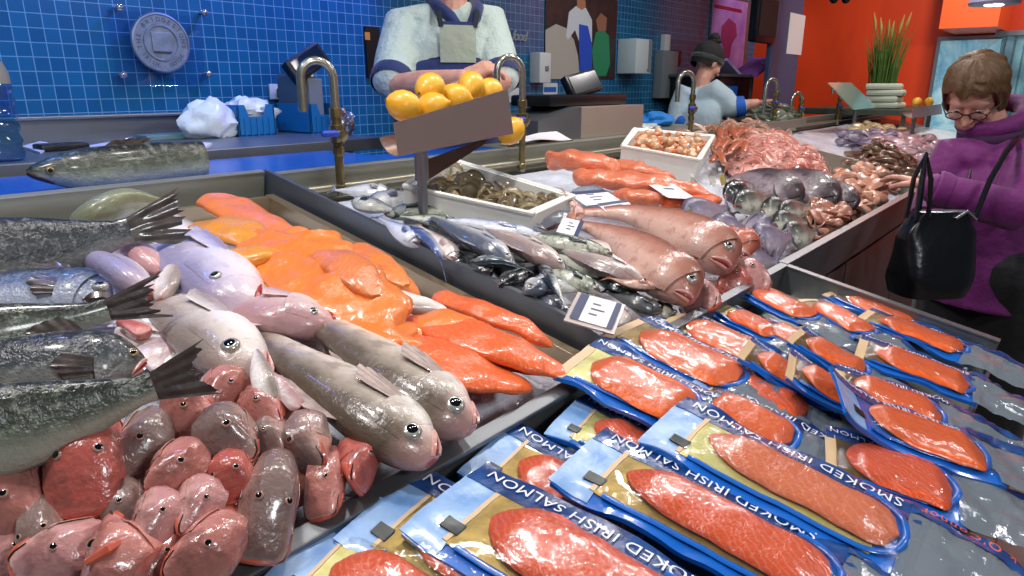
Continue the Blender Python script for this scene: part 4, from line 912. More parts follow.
def scallop(label):
    t = thing('scallop', label, 'shellfish', (0, 0, 0)); q = MB(); q.lathe([(.001, .010), (.008, .010), (.0125, .006), (.0135, 0), (.0125, -.007), (.006, -.010), (.001, -.010)], n=10); obj('meat', q, SCAL, t)
    q = MB(); q.limb([V((.013, -.006, 0)), V((.019, .0, .002)), V((.015, .010, 0))], [.004, .006, .003], 6); obj('roe', q, mat('scallop_roe', '#d8743c', .35, coat=.3), t); return t
scatter(scallop(''), inside(inn, 85, -.022, .03), 'pale scallop in the white foam box', 'scallops in the foam box', sc=(.8, 1.3))
q = MB(); q.grid(16, 10, lambda u, v: (inn[0] * (1 - v) + inn[3] * v) * (1 - u) + (inn[1] * (1 - v) + inn[2] * v) * u + PN * (-.034 + .006 * noise.noise(V((u * 9, v * 6, 2))))); tag(obj('scallop_bed', q, SCAL), 'lower layer of scallops filling the foam box', 'shellfish', kind='stuff')
# heap of pink prawns and the bundle of langoustine tails
def heap(n, poly, h0, h1):
    """spots on a mound inside a picture-outlined patch of the slope"""
    P = [ph(u, v, 0) for u, v in poly]; ctr = sum(P, V((0, 0, 0))) / len(P); out = []
    for _ in range(n):
        k = rnd.randrange(len(P)); a, b = P[k], P[(k + 1) % len(P)]; f = rnd.random(); r = math.sqrt(rnd.random())
        e = a + (b - a) * f; p = ctr + (e - ctr) * r; l_ = SM.inverted() @ p; l_.y = max(l_.y, rnd.uniform(.055, .09)); p = SM @ l_; out.append(p + PN * (h0 + (h1 - h0) * (1 - r * r) * rnd.uniform(.75, 1)))
    return out
def mound(name, label, catg, poly, h0, h1, m):
    P = [SM.inverted() @ ph(u, v, 0) for u, v in poly]; P = [SM @ V((p.x, max(p.y, .03), p.z)) for p in P]; ctr = sum(P, V((0, 0, 0))) / len(P); n = 40; q = MB(); rings = []
    def edge(f): x = f * len(P); i = int(x) % len(P); return P[i] + (P[(i + 1) % len(P)] - P[i]) * (x - int(x))
    for j in range(9):
        r = 1 - j / 8.5; rings.append([ctr + (edge(k / n) - ctr) * r + PN * (h0 + (h1 - h0) * (1 - r * r) + .01 * noise.noise(edge(k / n) * r * 30)) for k in range(n)])
    q.loft(rings, cap0=False); return tag(obj(name, q, m), label, catg, kind='stuff')
PZ = [(712, 128), (770, 128), (818, 152), (838, 168), (830, 182), (780, 172), (740, 168), (722, 150)]
mound('prawn_heap', 'inner part of the heap of pink prawns', 'shellfish', PZ, -.05, .06, PRAWN_P)
scatter(prawn_proto('prawn', PRAWN_P, '', .105, .8), heap(225, PZ, -.04, .085), 'cooked pink prawn in the big heap in mid trough', 'pink prawns in the heap', sc=(.7, 1.1))
def langoustine(label):
    t = thing('langoustine', label, 'shellfish', (0, 0, 0)); q = MB(); rings = []; dv = []
    for i in range(15):
        u = i / 14; r = .011 * (.4 + .6 * math.sin(min(1, u * 2.5 + .1) * 1.57)) * (1 - .45 * u) * (1 + .12 * (i % 2)); rings.append([V((.13 * (u - .5), r * 1.1 * math.cos(k * .7854), r * math.sin(k * .7854) + .006 * math.sin(u * 3.1))) for k in range(8)]); dv += [math.sin(k * .7854) + .001 for k in range(8)]
    q.loft(rings, dv=dv); obj('body', q, PRAWN_R, t)
    q = MB()
    for s_ in (-1, 1): q.limb([V((-.06, s_ * .006, 0)), V((-.09, s_ * .016, .004)), V((-.125, s_ * .010, .002))], [.003, .004, .0025], 6)
    obj('claws', q, PRAWN_R, t); return t
lg = langoustine('')
for i in range(16):
    p = ph(716 + 5.0 * (i % 7) + rnd.uniform(-2, 2), 134 + 3.2 * (i // 7) * 4 + rnd.uniform(-3, 3), .03 + .022 * (i // 7 == 0) + .012 * (i % 2))
    X = (ph(p_u := 722, 168, .02) - ph(730, 132, .05)).normalized(); Y = PN.cross(X).normalized(); Z = X.cross(Y)
    M = frame(p, X, Y, Z) @ Matrix.Rotation(rnd.uniform(-.22, .22), 4, 'Z') @ Matrix.Scale(rnd.uniform(1.2, 1.6), 4)
    if i == 0: lg.matrix_basis = M; lg['label'] = 'brown orange langoustine in the bundle beside the scallop box'; lg['group'] = 'langoustines in the bundle'
    else: copy_tree(lg, M, lg['label'], lg['group'])
# pale back part of the prawn display
PZ2 = [(676, 132), (712, 122), (770, 122), (800, 134), (760, 136), (716, 138)]
scatter(prawn_proto('crab_claw', wet('crab_claw_skin', '#c08a72', '#dcb49c', '#ead2c2', '#b06c50', 40, rough=.3), '', .1, .5), heap(40, PZ2, -.02, .05), 'pale crab claw at the back of the pink prawn heap', 'crab claws behind the prawns', sc=(.9, 1.3))
# brown pieces near the rim, and farther piles
MINCE = wet('skate_brown', '#9a6450', '#bd8068', '#d3a690', '#8a5040', 40, rough=.35, spk=.5)
def chunk(name, label, skin, L=.07):
    t = thing(name, label, 'fish piece', (0, 0, 0)); q = MB(); P = [V((-L * .5, 0, 0)), V((-L * .2, .1 * L, .05 * L)), V((L * .15, -.08 * L, .02 * L)), V((L * .5, .04 * L, 0))]
    q.limb([cat(P, k / 8) for k in range(9)], [L * (.14 + .08 * math.sin(k * .9)) for k in range(9)], 9)
    q.v = [V((p.x, p.y * 1.3, p.z * .6)) + V((0, 0, .004 * noise.noise(p * 70))) for p in q.v]; q.dv = [p.z / L * 5 + .001 for p in q.v]
    obj('flesh', q, skin, t); return t
def pile(name, label, group, poly, n, h0, h1, skin, L, sc=(.8, 1.3), tilt=30, innerm=True):
    if innerm: mound(name + '_heap', 'inner part of the heap: ' + label, 'fish piece', poly, -.07, h1 * .72, skin)
    scatter(chunk(name, '', skin, L), heap(n, poly, h0, h1), label, group, tilt, sc)
pile('skate_piece', 'brown skate piece heaped between dark bream and front rim', 'brown skate pieces', [(800, 200), (836, 200), (856, 212), (846, 228), (826, 240), (808, 226)], 46, -.03, .03, MINCE, .08)
pile('fish_fillet', 'peach pink fillet in the pile right of the plum fish', 'peach fillets', [(846, 172), (868, 166), (886, 186), (880, 202), (862, 214), (848, 206)], 36, -.02, .05, wet('peach', '#c8866a', '#dcae94', '#ecd0be', '#b8704e', 30, rough=.3), .11)
pile('crab', 'brown crab piece in the pile before the customer hand', 'brown crab pieces', [(850, 152), (880, 146), (912, 158), (908, 176), (880, 176), (856, 172)], 40, -.02, .07, wet('crab_brown', '#4a3428', '#7d5d48', '#b8977c', '#2f2018', 40, rough=.3), .10)
pile('flat_fish_piece', 'pinkish white flat fish piece beyond the cross divider', 'flat fish beyond the divider', [(866, 134), (900, 130), (936, 138), (930, 154), (900, 154), (872, 144)], 44, -.03, .02, wet('flat_pink', '#a8808a', '#d0b0b4', '#e6d6d4', '#8a6a78', 30, rough=.3), .16, tilt=14)
pile('flat_fish_piece', 'purplish flat fish piece near the green glass stand', 'purple flat fish by the glass stand', [(846, 138), (872, 128), (900, 134), (884, 142), (858, 146)], 26, -.03, .02, PURP, .16, tilt=14)
pile('whitebait', 'cream coloured small fish piece at the far back of the counter', 'cream pieces at the far back', [(858, 132), (880, 126), (898, 128), (884, 134)], 20, -.02, .02, wet('cream', '#b89c6c', '#d8c49a', '#ece0c4', '#a88850', 30, rough=.3), .14, tilt=14)
# white ice mound with little bottles
ice_l = [(650, 184), (700, 164), (740, 172), (760, 190), (720, 200), (680, 204)]
mound('crushed_ice', 'white ice mound between the scallop box and the bream', 'ice', ice_l, -.06, .01, ICE)
BOT = film_mat('clear_bottle', '#f2f2e6', .12); OIL = mat('yellow_oil', '#d8b820', .2, coat=.5)
def bottle(label, u, v, h, oil):
    p = ph(u, v, h); t = thing('sauce_bottle', label, 'bottle', frame(p, (1, 0, 0), PY, PN))
    A = Matrix.Rotation(-.4, 3, 'X'); q = MB(); q.lathe([(.009, -.03), (.0105, -.028), (.0105, .006), (.006, .014), (.0045, .024)], p, 14, M=A); obj('glass', q, BOT, t)
    q = MB(); q.lathe([(.0052, .022), (.0055, .032), (.001, .033)], p, 12, M=A); obj('cap', q, FOAM, t)
    if oil: q = MB(); q.lathe([(.0085, -.028), (.0095, -.026), (.0095, .004), (.001, .005)], p, 12, M=A); obj('oil', q, OIL, t)
bottle('small clear bottle left of three on the ice', 694, 184, .03, False); bottle('small clear bottle in the middle of three on the ice', 711, 176, .035, False); bottle('small bottle of yellow oil, right of three on the ice', 722, 177, .035, True)
# label tags
PAPER = mat('paper_white', '#e6e0e6', .5); INKN = mat('ink_navy', '#1c2c58', .5); INK = mat('ink_grey', '#5a5e70', .5); TAGG = mat('tag_plastic', '#b7a9a4', .3, coat=.4); INKR = mat('ink_red', '#b03a2e', .5)
def card(label, ul, ur, ll, h, hb, panels, holder=True, name='price_card', lines=3):
    a, b, c = ph(*ul, h), ph(*ur, h), ph(*ll, hb); X = (b - a).normalized(); Yd = (c - a); H = Yd.length; Yd.normalize(); W = (b - a).length; Z = Yd.cross(X).normalized()
    Z = Z if Z.z > 0 else -Z
    t = thing(name, label, 'price card', frame(c, X, -Yd, Z)); P = lambda u, v, o: a + X * (W * u) + Yd * (H * v) + Z * o
    def rect(u0, v0, u1, v1, o, th=.0008): q = MB(); q.poly([P(u0, v0, o), P(u1, v0, o), P(u1, v1, o), P(u0, v1, o)], th, Z); return q
    if holder: obj('holder', rect(-.12, -.06, 1.1, 1.12, -.001, .003), TAGG, t, smooth=False)
    pg = obj('paper', rect(0, 0, 1, 1, .001), PAPER, t, smooth=False)
    for (u0, v0, u1, v1) in panels: obj('navy_panel', rect(u0, v0, u1, v1, .0018, .0006), INKN, pg, smooth=False)
    q = MB()
    for k in range(lines):
        v = .25 + .6 * k / max(1, lines); q.poly([P(.36, v, .0019), P(.36 + .34 * (.6 + .4 * (k % 2)), v, .0019), P(.36 + .34 * (.6 + .4 * (k % 2)), v + .05, .0019), P(.36, v + .05, .0019)], .0005, Z)
    obj('writing', q, INK, pg, smooth=False); return t, P
card('label tag in a grey plastic holder standing at the front of the mackerel', (578, 293), (616, 305), (570, 318), .05, .035, [(-.02, 0, .2, 1), (.88, 0, 1.02, 1)])
card('white price card on the salmon fillets below the scallop box', (634, 176), (662, 178), (668, 198), .065, .06, [], False, lines=2)
card('white card with navy edge under the clear scoop', (560, 217), (580, 222), (556, 232), .05, .04, [(.82, 0, 1.02, 1)], False)
card('navy and white card in the clear plastic tray', (572, 193), (600, 187), (586, 206), .06, .05, [(0, 0, 1, .2)], False)
card('small navy edged card beside the white one, right', (598, 204), (622, 198), (606, 212), .06, .05, [(0, 0, 1, .3)], False)
# clear plastic trays and bags holding cards
BAG = film_mat('bag_plastic', '#e6eaf2', .35, .12, 30)
def crumple(name, label, catg, c, rx, ry, rz, m, seed=0, amp=.3, n=26):
    q = MB(); q.ell((0, 0, 0), 1.0, n)
    vs = []
    for p in q.v:
        k = 1 + amp * noise.noise(p * 1.7 + V((seed, 0, 0))) + amp * .6 * noise.noise(p * 4.5 + V((seed, 3, 0))); vs.append(V(c) + V((p.x * rx, p.y * ry, p.z * rz)) * k)
    q.v = vs; return tag(obj(name, q, m, smooth=55), label, catg)
crumple('plastic_bag', 'clear plastic bag of shellfish at the end of the long foam box', 'plastic bag', ph(590, 200, .02), .075, .06, .035, BAG, 3)
crumple('plastic_bag', 'crumpled clear bag with a card right of the mackerel', 'plastic bag', ph(550, 220, .02), .07, .03, .02, BAG, 5)
# lemon stand
LEMTRAY = mat('lemon_tray_steel', '#cfb8ae', .22, .75)  # steel whose warm coppery reflection is put into the base colour
def lemon_stand(label, A, B, C_, D_, post_u, post_v0, post_v1, Yp, deep=True, bracket=True):
    """A, B: upper front corners (left, right); C_, D_: lower corners; all lie on one upright plane Y = Yp"""
    a, b, c, d = [pY(u, v, Yp) for u, v in (A, B, D_, C_)]
    ctr = pY(post_u, post_v1, Yp); t = thing('lemon_stand', label, 'stand', ctr)
    back = V((0, 1, 0)) * .05
    q = MB()
    def wall(u, v):                              # rounded trough: front face curves under and rises behind
        top = a * (1 - u) + b * u; bot = d * (1 - u) + c * u; H = (top - bot)
        ang = v * math.pi * 1.05; rr = .5
        if v < .45: return top + (bot - top) * (v / .45)
        w = (v - .45) / .55; return bot + back * math.sin(w * math.pi / 2) + H * (.9 * (1 - math.cos(w * math.pi / 2)) * .6)
    q.grid(10, 18, wall, 0, .002); obj('trough', q, LEMTRAY, t)
    q = MB()
    for f, s_ in ((b, 1),):
        lo = c if s_ == 1 else d; q = MB()
        q.poly([f, lo, lo + back * .75, f + back + (lo - f) * .42], .002, V((s_, 0, 0))); obj('end_plate', q, LEMTRAY, t, smooth=False)
    p0, p1 = pY(post_u, post_v0, Yp + .03), pY(post_u, post_v1, Yp + .03); p1.x = p0.x
    q = MB(); q.tube([p0, p0 + (p1 - p0) * .35], .016, 14); q.tube([p0 + (p1 - p0) * .33, p1], .0115, 14); obj('post', q, STEEL, t)
    if bracket:
        g = p0 + (p1 - p0) * .12; e = (c + d) * .5 + (c - d) * .28 + back * .3
        q = MB(); q.poly([g, e, e + V((0, 0, -.012)), g + V((0, 0, -.05))], .003, V((0, -1, 0))); obj('bracket', q, steel('bracket_steel', '#5d4a44', .35), t, smooth=False)
    return t, a, b, c, d, back
t, la, lb_, lc, ld, lback = lemon_stand('steel lemon holder on a post above the middle trough', (393, 123), (507, 89), (398, 156), (513, 134), 421, 152, 232, 1.13)
LEM = mat('lemon_peel', '#e8a41c', .38, 0, .5, 20, '#f0b838', bump=.35, bscale=180, bdist=.0008, coat=.25)
def lemon(label):
    t = thing('lemon', label, 'lemon', (0, 0, 0)); q = MB()
    pr = [(.0015, -.041), (.006, -.0385), (.014, -.034), (.024, -.024), (.0305, -.010), (.0315, .004), (.028, .018), (.02, .029), (.011, .0355), (.006, .039), (.0045, .042), (.001, .0435)]
    q.lathe(pr, n=22); obj('peel', q, LEM, t); q = MB(); q.lathe([(.0035, -.042), (.003, -.0395), (.001, -.039)], n=8); obj('stem_scar', q, mat('stem_scar', '#6a5a20', .6), t); return t
lem = lemon('')
LM = [('lemon at the left end of the holder', 404, 106, 1.19, (.3, 1.9, 0)), ('highest lemon, left of centre in the holder', 430, 88, 1.21, (.2, 1.3, .4)), ('lemon in front under the highest one', 432, 108, 1.175, (1.2, .6, .2)),
      ('half hidden lemon between the two high ones', 455, 98, 1.20, (.8, 1.8, 0)), ('lemon right of centre, second highest', 471, 86, 1.21, (.3, 1.0, .9)), ('lemon at the open right end, touching the tap', 511, 131, 1.19, (.2, .9, 0)), ('lemon peeking over the right edge of the holder', 489, 92, 1.20, (.2, 1.4, .3))]
for i, (lbl, u, v, Y, r) in enumerate(LM):
    M = Matrix.Translation(pY(u, v, Y)) @ Matrix.Rotation(r[2], 4, 'Z') @ Matrix.Rotation(r[1], 4, 'Y') @ Matrix.Rotation(r[0], 4, 'X') @ Matrix.Scale(1.1, 4)
    if i == 0: lem.matrix_basis = M; lem['label'] = lbl
    else: copy_tree(lem, M, lbl)
# ------------------------------------------------------------------ things behind and beyond the counter
WY = 2.998
def onwall(u, v, off=.0): return pY(u, v, WY - off)
def wbox(u0, v0, u1, v1, depth, off=0.0, bev=.004, mb=None, mi=0):
    """a box on the tiled wall covering picture corners (u0,v0)-(u1,v1)"""
    a, b = onwall(u0, v0, off), onwall(u1, v1, off); q = mb or MB()
    return q.box((a.x, WY - off - depth, min(a.z, b.z)), (b.x, WY - off, max(a.z, b.z)), mi, bev)
def fbox(u0, v0, u1, v1, depth, bev=.004, off=0.0):
    a, b = pY(u0, v0, WY - off - depth), pY(u1, v1, WY - off - depth); q = MB()
    return q.box((a.x, WY - off - depth, min(a.z, b.z)), (b.x, WY - off, max(a.z, b.z)), 0, bev)
WHITEP = mat('white_plastic', '#d9dcdc', .35); GREYP = mat('grey_plastic', '#7c8488', .4); BLUEP = mat('blue_crate', '#1c6ea8', .35, bump=.1, bscale=30); CHROME = steel('chrome', '#b8bcc0', .14)
# plaque on an acrylic sheet
ACR = film_mat('acrylic', '#f2f7ff', .0, .03, 2)
t = thing('acrylic_sheet', 'clear acrylic sheet on four steel studs, on the tiles behind the round plaque', 'sheet', onwall(157, 46, .04))
obj('sheet', wbox(105, 9, 207, 86, .006, .035, .002), ACR, t, smooth=False)
for u, v in ((115, 8), (200, 13), (119, 75), (204, 74)):
    p = onwall(u, v, .0); q = MB(); q.lathe([(.008, 0), (.008, .034), (.013, .036), (.013, .046), (.010, .049), (.001, .05)], p, 14, M=Matrix.Rotation(math.pi / 2, 3, 'X')); obj('stud', q, CHROME, t)
pc = onwall(160, 43, .044); RX = Matrix.Rotation(math.pi / 2, 3, 'X')
PEW = mat('pewter', '#8e9aa8', .42, .45, .5, 30, '#76828f', bump=.1, bscale=60); PEWD = mat('pewter_dark', '#3f4a5a', .5, .3)
t = thing('round_plaque', 'round grey metal plaque with ring lettering on the blue tiles', 'plaque', pc)
q = MB(); q.lathe([(.114, 0), (.116, .006), (.113, .016), (.107, .018), (.104, .014), (.072, .014), (.069, .019), (.064, .019), (.061, .013), (.001, .013)], pc, 48, M=RX); obj('disc', q, PEW, t)
q = MB(); q.box((pc.x - .038, pc.y - .020, pc.z - .034), (pc.x + .038, pc.y - .012, pc.z + .040), 0, .003); obj('centre_panel', q, PEW, t, smooth=False)
q = MB(); q.box((pc.x - .034, pc.y - .021, pc.z - .038), (pc.x + .034, pc.y - .013, pc.z - .0345)); obj('centre_line', q, PEWD, t, smooth=False)
def ring_text(mb, s, a0, a1, r, size, inward=False):
    n = len(s)
    for i, ch in enumerate(s):
        if ch == ' ': continue
        a = math.radians(a0 + (a1 - a0) * i / (n - 1)); vs, fs = text_polys(ch, size)
        c, sn = math.cos(a), math.sin(a); rx, ux = ((sn, -c), (c, sn)) if not inward else ((-sn, c), (-c, -sn))
        mb.add([V((pc.x + c * r + rx[0] * x + ux[0] * y, pc.y - .0155, pc.z + sn * r + rx[1] * x + ux[1] * y)) for x, y in vs], fs)
q = MB(); ring_text(q, 'THE BRIDGESTONE', 192, -8, .088, .017); ring_text(q, 'IRISH - GUIDE', 212, 328, .088, .015, True); obj('lettering', q, PEWD, t, smooth=False)
# script letters on the wall
a = onwall(516, 36, .012); vs, fs = text_polys('food', .062, .35, .9)
q = MB(); mx = max(x for x, y in vs); q.add([V((onwall(527, 30).x - mx + x, a.y, a.z + y)) for x, y in vs], fs)
q2 = MB(); q2.add(q.v, q.f); q2.add([p + V((0, .008, 0)) for p in q.v], [tuple(reversed(f)) for f in q.f]); tag(obj('wall_letters', q2, mat('letter_grey', '#9aa6b0', .4), smooth=False), 'slanted steel lettering on the tiles behind the man in white', 'lettering')
# bottle, papers, bag, crates on the back counter
CT = 1.30
def onct(u, v): return pZ(u, v, CT)
p = onct(0, 161); t = thing('water_bottle', 'big ridged clear water bottle at the left edge of the back counter', 'bottle', p)
WATER = film_mat('water_bottle_plastic', '#8fd0ee', .04, .05, 20)
pr = [(.052, 0), (.06, .006)] + [(.060 + .004 * math.sin(k * 1.9), .012 + k * .0105) for k in range(18)] + [(.058, .21), (.05, .235), (.028, .262), (.018, .275), (.018, .285)]
q = MB(); q.lathe(pr, p, 24); obj('body', q, WATER, t); q = MB(); q.lathe([(.02, .28), (.021, .305), (.001, .307)], p, 18); obj('cap', q, mat('cap_blue', '#2a6ac0', .4), t)
q = MB(); q.lathe([(.0605, .205), (.059, .235), (.05, .262), (.045, .262)], p, 24, cap=False); obj('label', q, mat('bottle_label', '#8c8778', .5), t)
def sheet(name, label, catg, pts, m, th=.002, z=CT + .001):
    P = [pZ(u, v, z + th) for u, v in pts]; q = MB(); q.poly(P, th, UP); return tag(obj(name, q, m, smooth=False), label, catg)
sheet('paper_sheet', 'white paper sheet on the back counter beside the dark tray', 'paper', [(80, 147), (118, 140), (150, 143), (122, 149)], PAPER)
sheet('paper_sheet', 'crumpled white paper next to the water bottle', 'paper', [(22, 146), (40, 141), (56, 144), (40, 152)], PAPER, .006)
p = onct(62, 150); q = MB(); q.box((p.x - .07, p.y - .045, CT), (p.x + .07, p.y + .045, CT + .022), 0, .008); tag(obj('card_terminal', q, BLACK), 'flat black gadget lying on the back counter', 'gadget')
p = onct(168, 139); q = MB(); q.box((p.x - .10, p.y - .05, CT), (p.x + .10, p.y + .05, CT + .02), 0, .004); tag(obj('notebook', q, mat('cover_grey_green', '#6a8a86', .5), smooth=False), 'greyish green book lying left of the white bag', 'book')
p = onct(132, 142); t = thing('key_bunch', 'small bunch of keys on the back counter', 'keys', p)
for k in range(5):
    a_ = k * 1.1; d_ = V((math.cos(a_), math.sin(a_), 0)); q = MB(); q.limb([p + d_ * .01 + V((0, 0, .004 + k * .003)), p + d_ * .05 + V((0, 0, .004))], [.007, .003], 8); obj('key', q, CHROME, t)
sheet('paper_sheet', 'pale plate shaped sheet right of the keys', 'paper', [(170, 144), (190, 141), (212, 143), (205, 147), (180, 147)], PAPER, .008)
WBAG = mat('white_bag', '#dfe8ea', .3, bump=.5, bscale=18, bdist=.01, sss=0, coat=.2)
p = onct(210, 138); crumple('plastic_bag', 'white carrier bag standing on the back counter', 'plastic bag', p + V((0, 0, .065)), .11, .06, .085, WBAG, 11, .3, 34)
def crate(label, u0, u1, vb, depth=.26, h=.125):
    a, b = onct(u0, vb), onct(u1, vb); x0, x1, y = a.x, b.x, a.y; t = thing('plastic_crate', label, 'crate', ((x0 + x1) / 2, y + depth / 2, CT))
    th = .008; q = MB(); q.box((x0, y, CT), (x1, y + depth, CT + .008), 0, .002); obj('base', q, BLUEP, t, smooth=False)
    for nm, yy in (('front_wall', y), ('back_wall', y + depth - th)):
        w = x1 - x0; o = [(0, 0), (w, 0), (w, h), (w * .80, h), (w * .70, h * .62), (w * .30, h * .62), (w * .20, h), (0, h)]
        q = MB(); q.poly([V((x0 + px_, yy, CT + pz_)) for px_, pz_ in o], th, V((0, -1, 0)))
        for k in range(1, 6): q.box((x0 + w * k / 6 - .003, yy - .005, CT), (x0 + w * k / 6 + .003, yy, CT + h * .58))
        obj(nm, q, BLUEP, t, smooth=False)
    for xx in (x0, x1 - th): q = MB(); q.box((xx, y, CT), (xx + th, y + depth, CT + h), 0, .002); obj('side_wall', q, BLUEP, t, smooth=False)
    return x0, x1, y
c0 = crate('left blue plastic crate holding a white bag', 240, 304, 137); c1 = crate('right blue plastic crate beside the brass tap', 312, 374, 134)
crumple('plastic_bag', 'white bag lying in the left blue crate', 'plastic bag', ((c0[0] + c0[1]) / 2 + .02, c0[2] + .1, CT + .10), .105, .07, .05, WBAG, 21, .5, 30)
t = thing('wall_socket', 'white double wall socket with a black plug in it', 'socket', onwall(280, 91)); obj('plate', wbox(268, 84, 294, 99, .012), WHITEP, t); obj('plug', wbox(276, 88, 284, 98, .045, .012, .008), BLACK, t)
t = thing('wall_socket', 'white wall socket right of the second tap', 'socket', onwall(515, 95)); obj('plate', wbox(506, 88, 523, 102, .012), WHITEP, t); obj('rocker', wbox(509, 91, 513, 98, .005, .012, .001), WHITEP, t)
# label machine on the back counter
p = onct(332, 134); x0, x1 = onct(318, 134).x, onct(347, 134).x; t = thing('label_machine', 'tall grey machine with a tilted black screen behind the first tap', 'machine', (p.x, p.y + .1, CT))
q = MB(); q.box((x0, p.y + .15, CT), (x1, min(2.95, p.y + .33), CT + .25), 0, .01); obj('housing', q, STEEL, t, smooth=False)
q = MB(); q.box((x0 + .03, p.y + .13, CT), (x0 + .10, p.y + .16, CT + .23), 0, .004); obj('roll_guide', q, GREYP, t, smooth=False)
Mx = Matrix.Translation((x0 + .05, p.y + .16, CT + .295)) @ Matrix.Rotation(-.5, 4, 'Y') @ Matrix.Rotation(-.35, 4, 'X'); q = MB(); q.box((-.10, -.03, -.05), (.09, .03, .05), 0, .01, Mx); s_ = obj('screen_head', q, BLACK, t, smooth=False)
q = MB(); q.box((-.085, -.034, -.035), (.075, -.029, .038), 0, .002, Mx); obj('display', q, mat('dark_glass', '#182436', .12), s_, smooth=False)
t = thing('notice_board', 'black notice holder on the tiles left of the man in white', 'notice', onwall(371, 50)); obj('board', wbox(363, 26, 380, 77, .02), BLACK, t, smooth=False); obj('sticker', wbox(364.5, 32, 370, 40, .002, .02, 0), mat('sticker_orange', '#d08a30', .5), t, smooth=False)
FOIL = mat('foil', '#c2c6c8', .18, 1, bump=.8, bscale=30, bdist=.02)
crumple('foil', 'crumpled foil at the right end of the back counter', 'foil', V((1.80, 2.42, CT + .05)), .05, .05, .06, FOIL, 5, .4, 20)
# taps
BRASS = mat('brass', '#94845a', .3, .85, .4, 30, '#75694a'); TAPM = mat('tap_metal', '#a2a296', .25, .85); VBLUE = mat('valve_blue', '#1b3fae', .35)
def tap(label, u, vb, vt, side=-1, Y=1.555, rad=.042, drop=.085):
    b = pY(u, vb, Y); z1 = pY(u, vt, Y).z - rad; x = b.x; t = thing('tap', label, 'tap', b); d = V((side * .9, .35, 0)).normalized() * 1.0
    P = [V((x, Y, b.z - .02)), V((x, Y, (b.z + z1) / 2)), V((x, Y, z1))] + [V((x, Y, z1)) + d * rad * (1 - math.cos(k * math.pi / 8)) + UP * rad * math.sin(k * math.pi / 8) for k in range(1, 9)]
    P.append(P[-1] - UP * drop)
    q = MB(); q.tube(P, .0115, 12); obj('spout', q, TAPM, t)
    q = MB(); zc = b.z + (z1 - b.z) * .50
    for z, r, h in ((zc + .055, .017, .028), (zc - .0, .020, .05), (zc - .045, .016, .024), (b.z + .0, .016, .02)): q.lathe([(r * .8, -h / 2), (r, -h / 2 + .003), (r, h / 2 - .003), (r * .8, h / 2)], (x, Y, z), 8)
    q.tube([V((x, Y, zc - .06)), V((x, Y, zc + .06))], .0125, 10); q.tube([V((x, Y, b.z - .008)), V((x, Y, zc - .05))], .0120, 10); q.lathe([(.012, 0), (.018, .002), (.018, .022), (.004, .026)], (x, Y, zc), 14, M=Matrix.Rotation(1.9, 3, 'X')); obj('valve', q, BRASS, t)
    q = MB(); q.limb([V((x, Y - .012, zc)), V((x + side * .02, Y - .02, zc + .003)), V((x + side * .055, Y - .02, zc + .004))], [.008, .010, .009], 10); obj('lever', q, VBLUE, t)
    return t
tap('hooked brass jointed tap in front of the blue crates, blue lever', 341, 188, 61); tap('hooked tap right of the lemon holder', 522, 166, 57, rad=.05, drop=.06)
tap('hooked tap in front of the woman in the headscarf', 690, 134, 72, rad=.05, drop=.09, Y=1.56); tap('hooked tap the woman in the headscarf holds', 774, 118, 79, rad=.05, drop=.16); tap('far hooked tap before the orange wall', 837, 122, 83, rad=.05, drop=.03); tap('farthest short tap between column and orange wall', 800, 116, 93, rad=.05, drop=.05, Y=1.56)
# dispensers, notices, poster
t = thing('soap_dispenser', 'narrow white dispenser on the tiles right of the steel letters', 'dispenser', onwall(542, 68)); obj('case', fbox(540, 52, 551, 83, .09, .01), WHITEP, t); obj('button', fbox(546, 66, 549, 71, .006, .001, .09), GREYP, t)
t = thing('wall_notice', 'small white notice with a blue panel under the narrow dispenser', 'notice', onwall(549, 90)); obj('board', wbox(543, 83, 557, 96, .004), WHITEP, t, smooth=False); obj('blue_panel', wbox(544, 87, 556, 92, .002, .004, 0), PBLUE, t, smooth=False)
t = thing('towel_dispenser', 'square white towel dispenser on the tiles above the steel box', 'dispenser', onwall(635, 55)); obj('case', fbox(637, 38, 651, 74, .17, .012), mat('white_cool', '#c9d6d8', .35), t); obj('dark_edge', fbox(649.5, 40, 650.5, 72, .003, .0, .17), GREYP, t, smooth=False); obj('lock', fbox(647, 69, 649, 71, .004, .001, .17), GREYP, t)
t = thing('soap_dispenser', 'grey dispenser with bottle on the tiles beside the woman in the headscarf', 'dispenser', onwall(668, 75)); obj('case', fbox(664, 50, 676, 98, .09, .012), GREYP, t); obj('bottle', fbox(666, 34, 670, 52, .05, .008), WHITEP, t); obj('pump', fbox(672, 50, 681, 66, .05, .008, .02), BLACK, t)
t = thing('photo_poster', 'printed photo poster of fish sellers on the tiles', 'poster', onwall(579, 40))
def prect(u0, v0, u1, v1, off, th=.001): a, b = onwall(u0, v0, off), onwall(u1, v1, off); q = MB(); q.box((a.x, a.y - th, b.z), (b.x, a.y, a.z)); return q
obj('board', prect(545, -12, 614, 79, .0, .006), mat('print_brown', '#4a2e28', .5, 0, .3, 9, '#1d1c24'), t, smooth=False)
def ppoly(name, pts, col, off):
    q = MB(); q.poly([onwall(u, v, off) for u, v in pts], .0006, V((0, -1, 0))); return obj(name, q, mat('print_' + col, col, .5), t, smooth=False)
ppoly('printed_fish_heap', [(545.5, 30), (556, 24), (566, 28), (574, 40), (578, 56), (580, 79), (545.5, 79)], '#b9b2a6', .0075)
ppoly('printed_coat', [(569, 12), (576, 6), (586, 8), (592, 20), (592, 42), (580, 44), (575, 30), (568, 40), (566, 36)], '#d8dade', .0082)
ppoly('printed_apron', [(579, 24), (588, 26), (592, 44), (592, 70), (580, 72), (579, 45)], '#1c52c8', .0089)
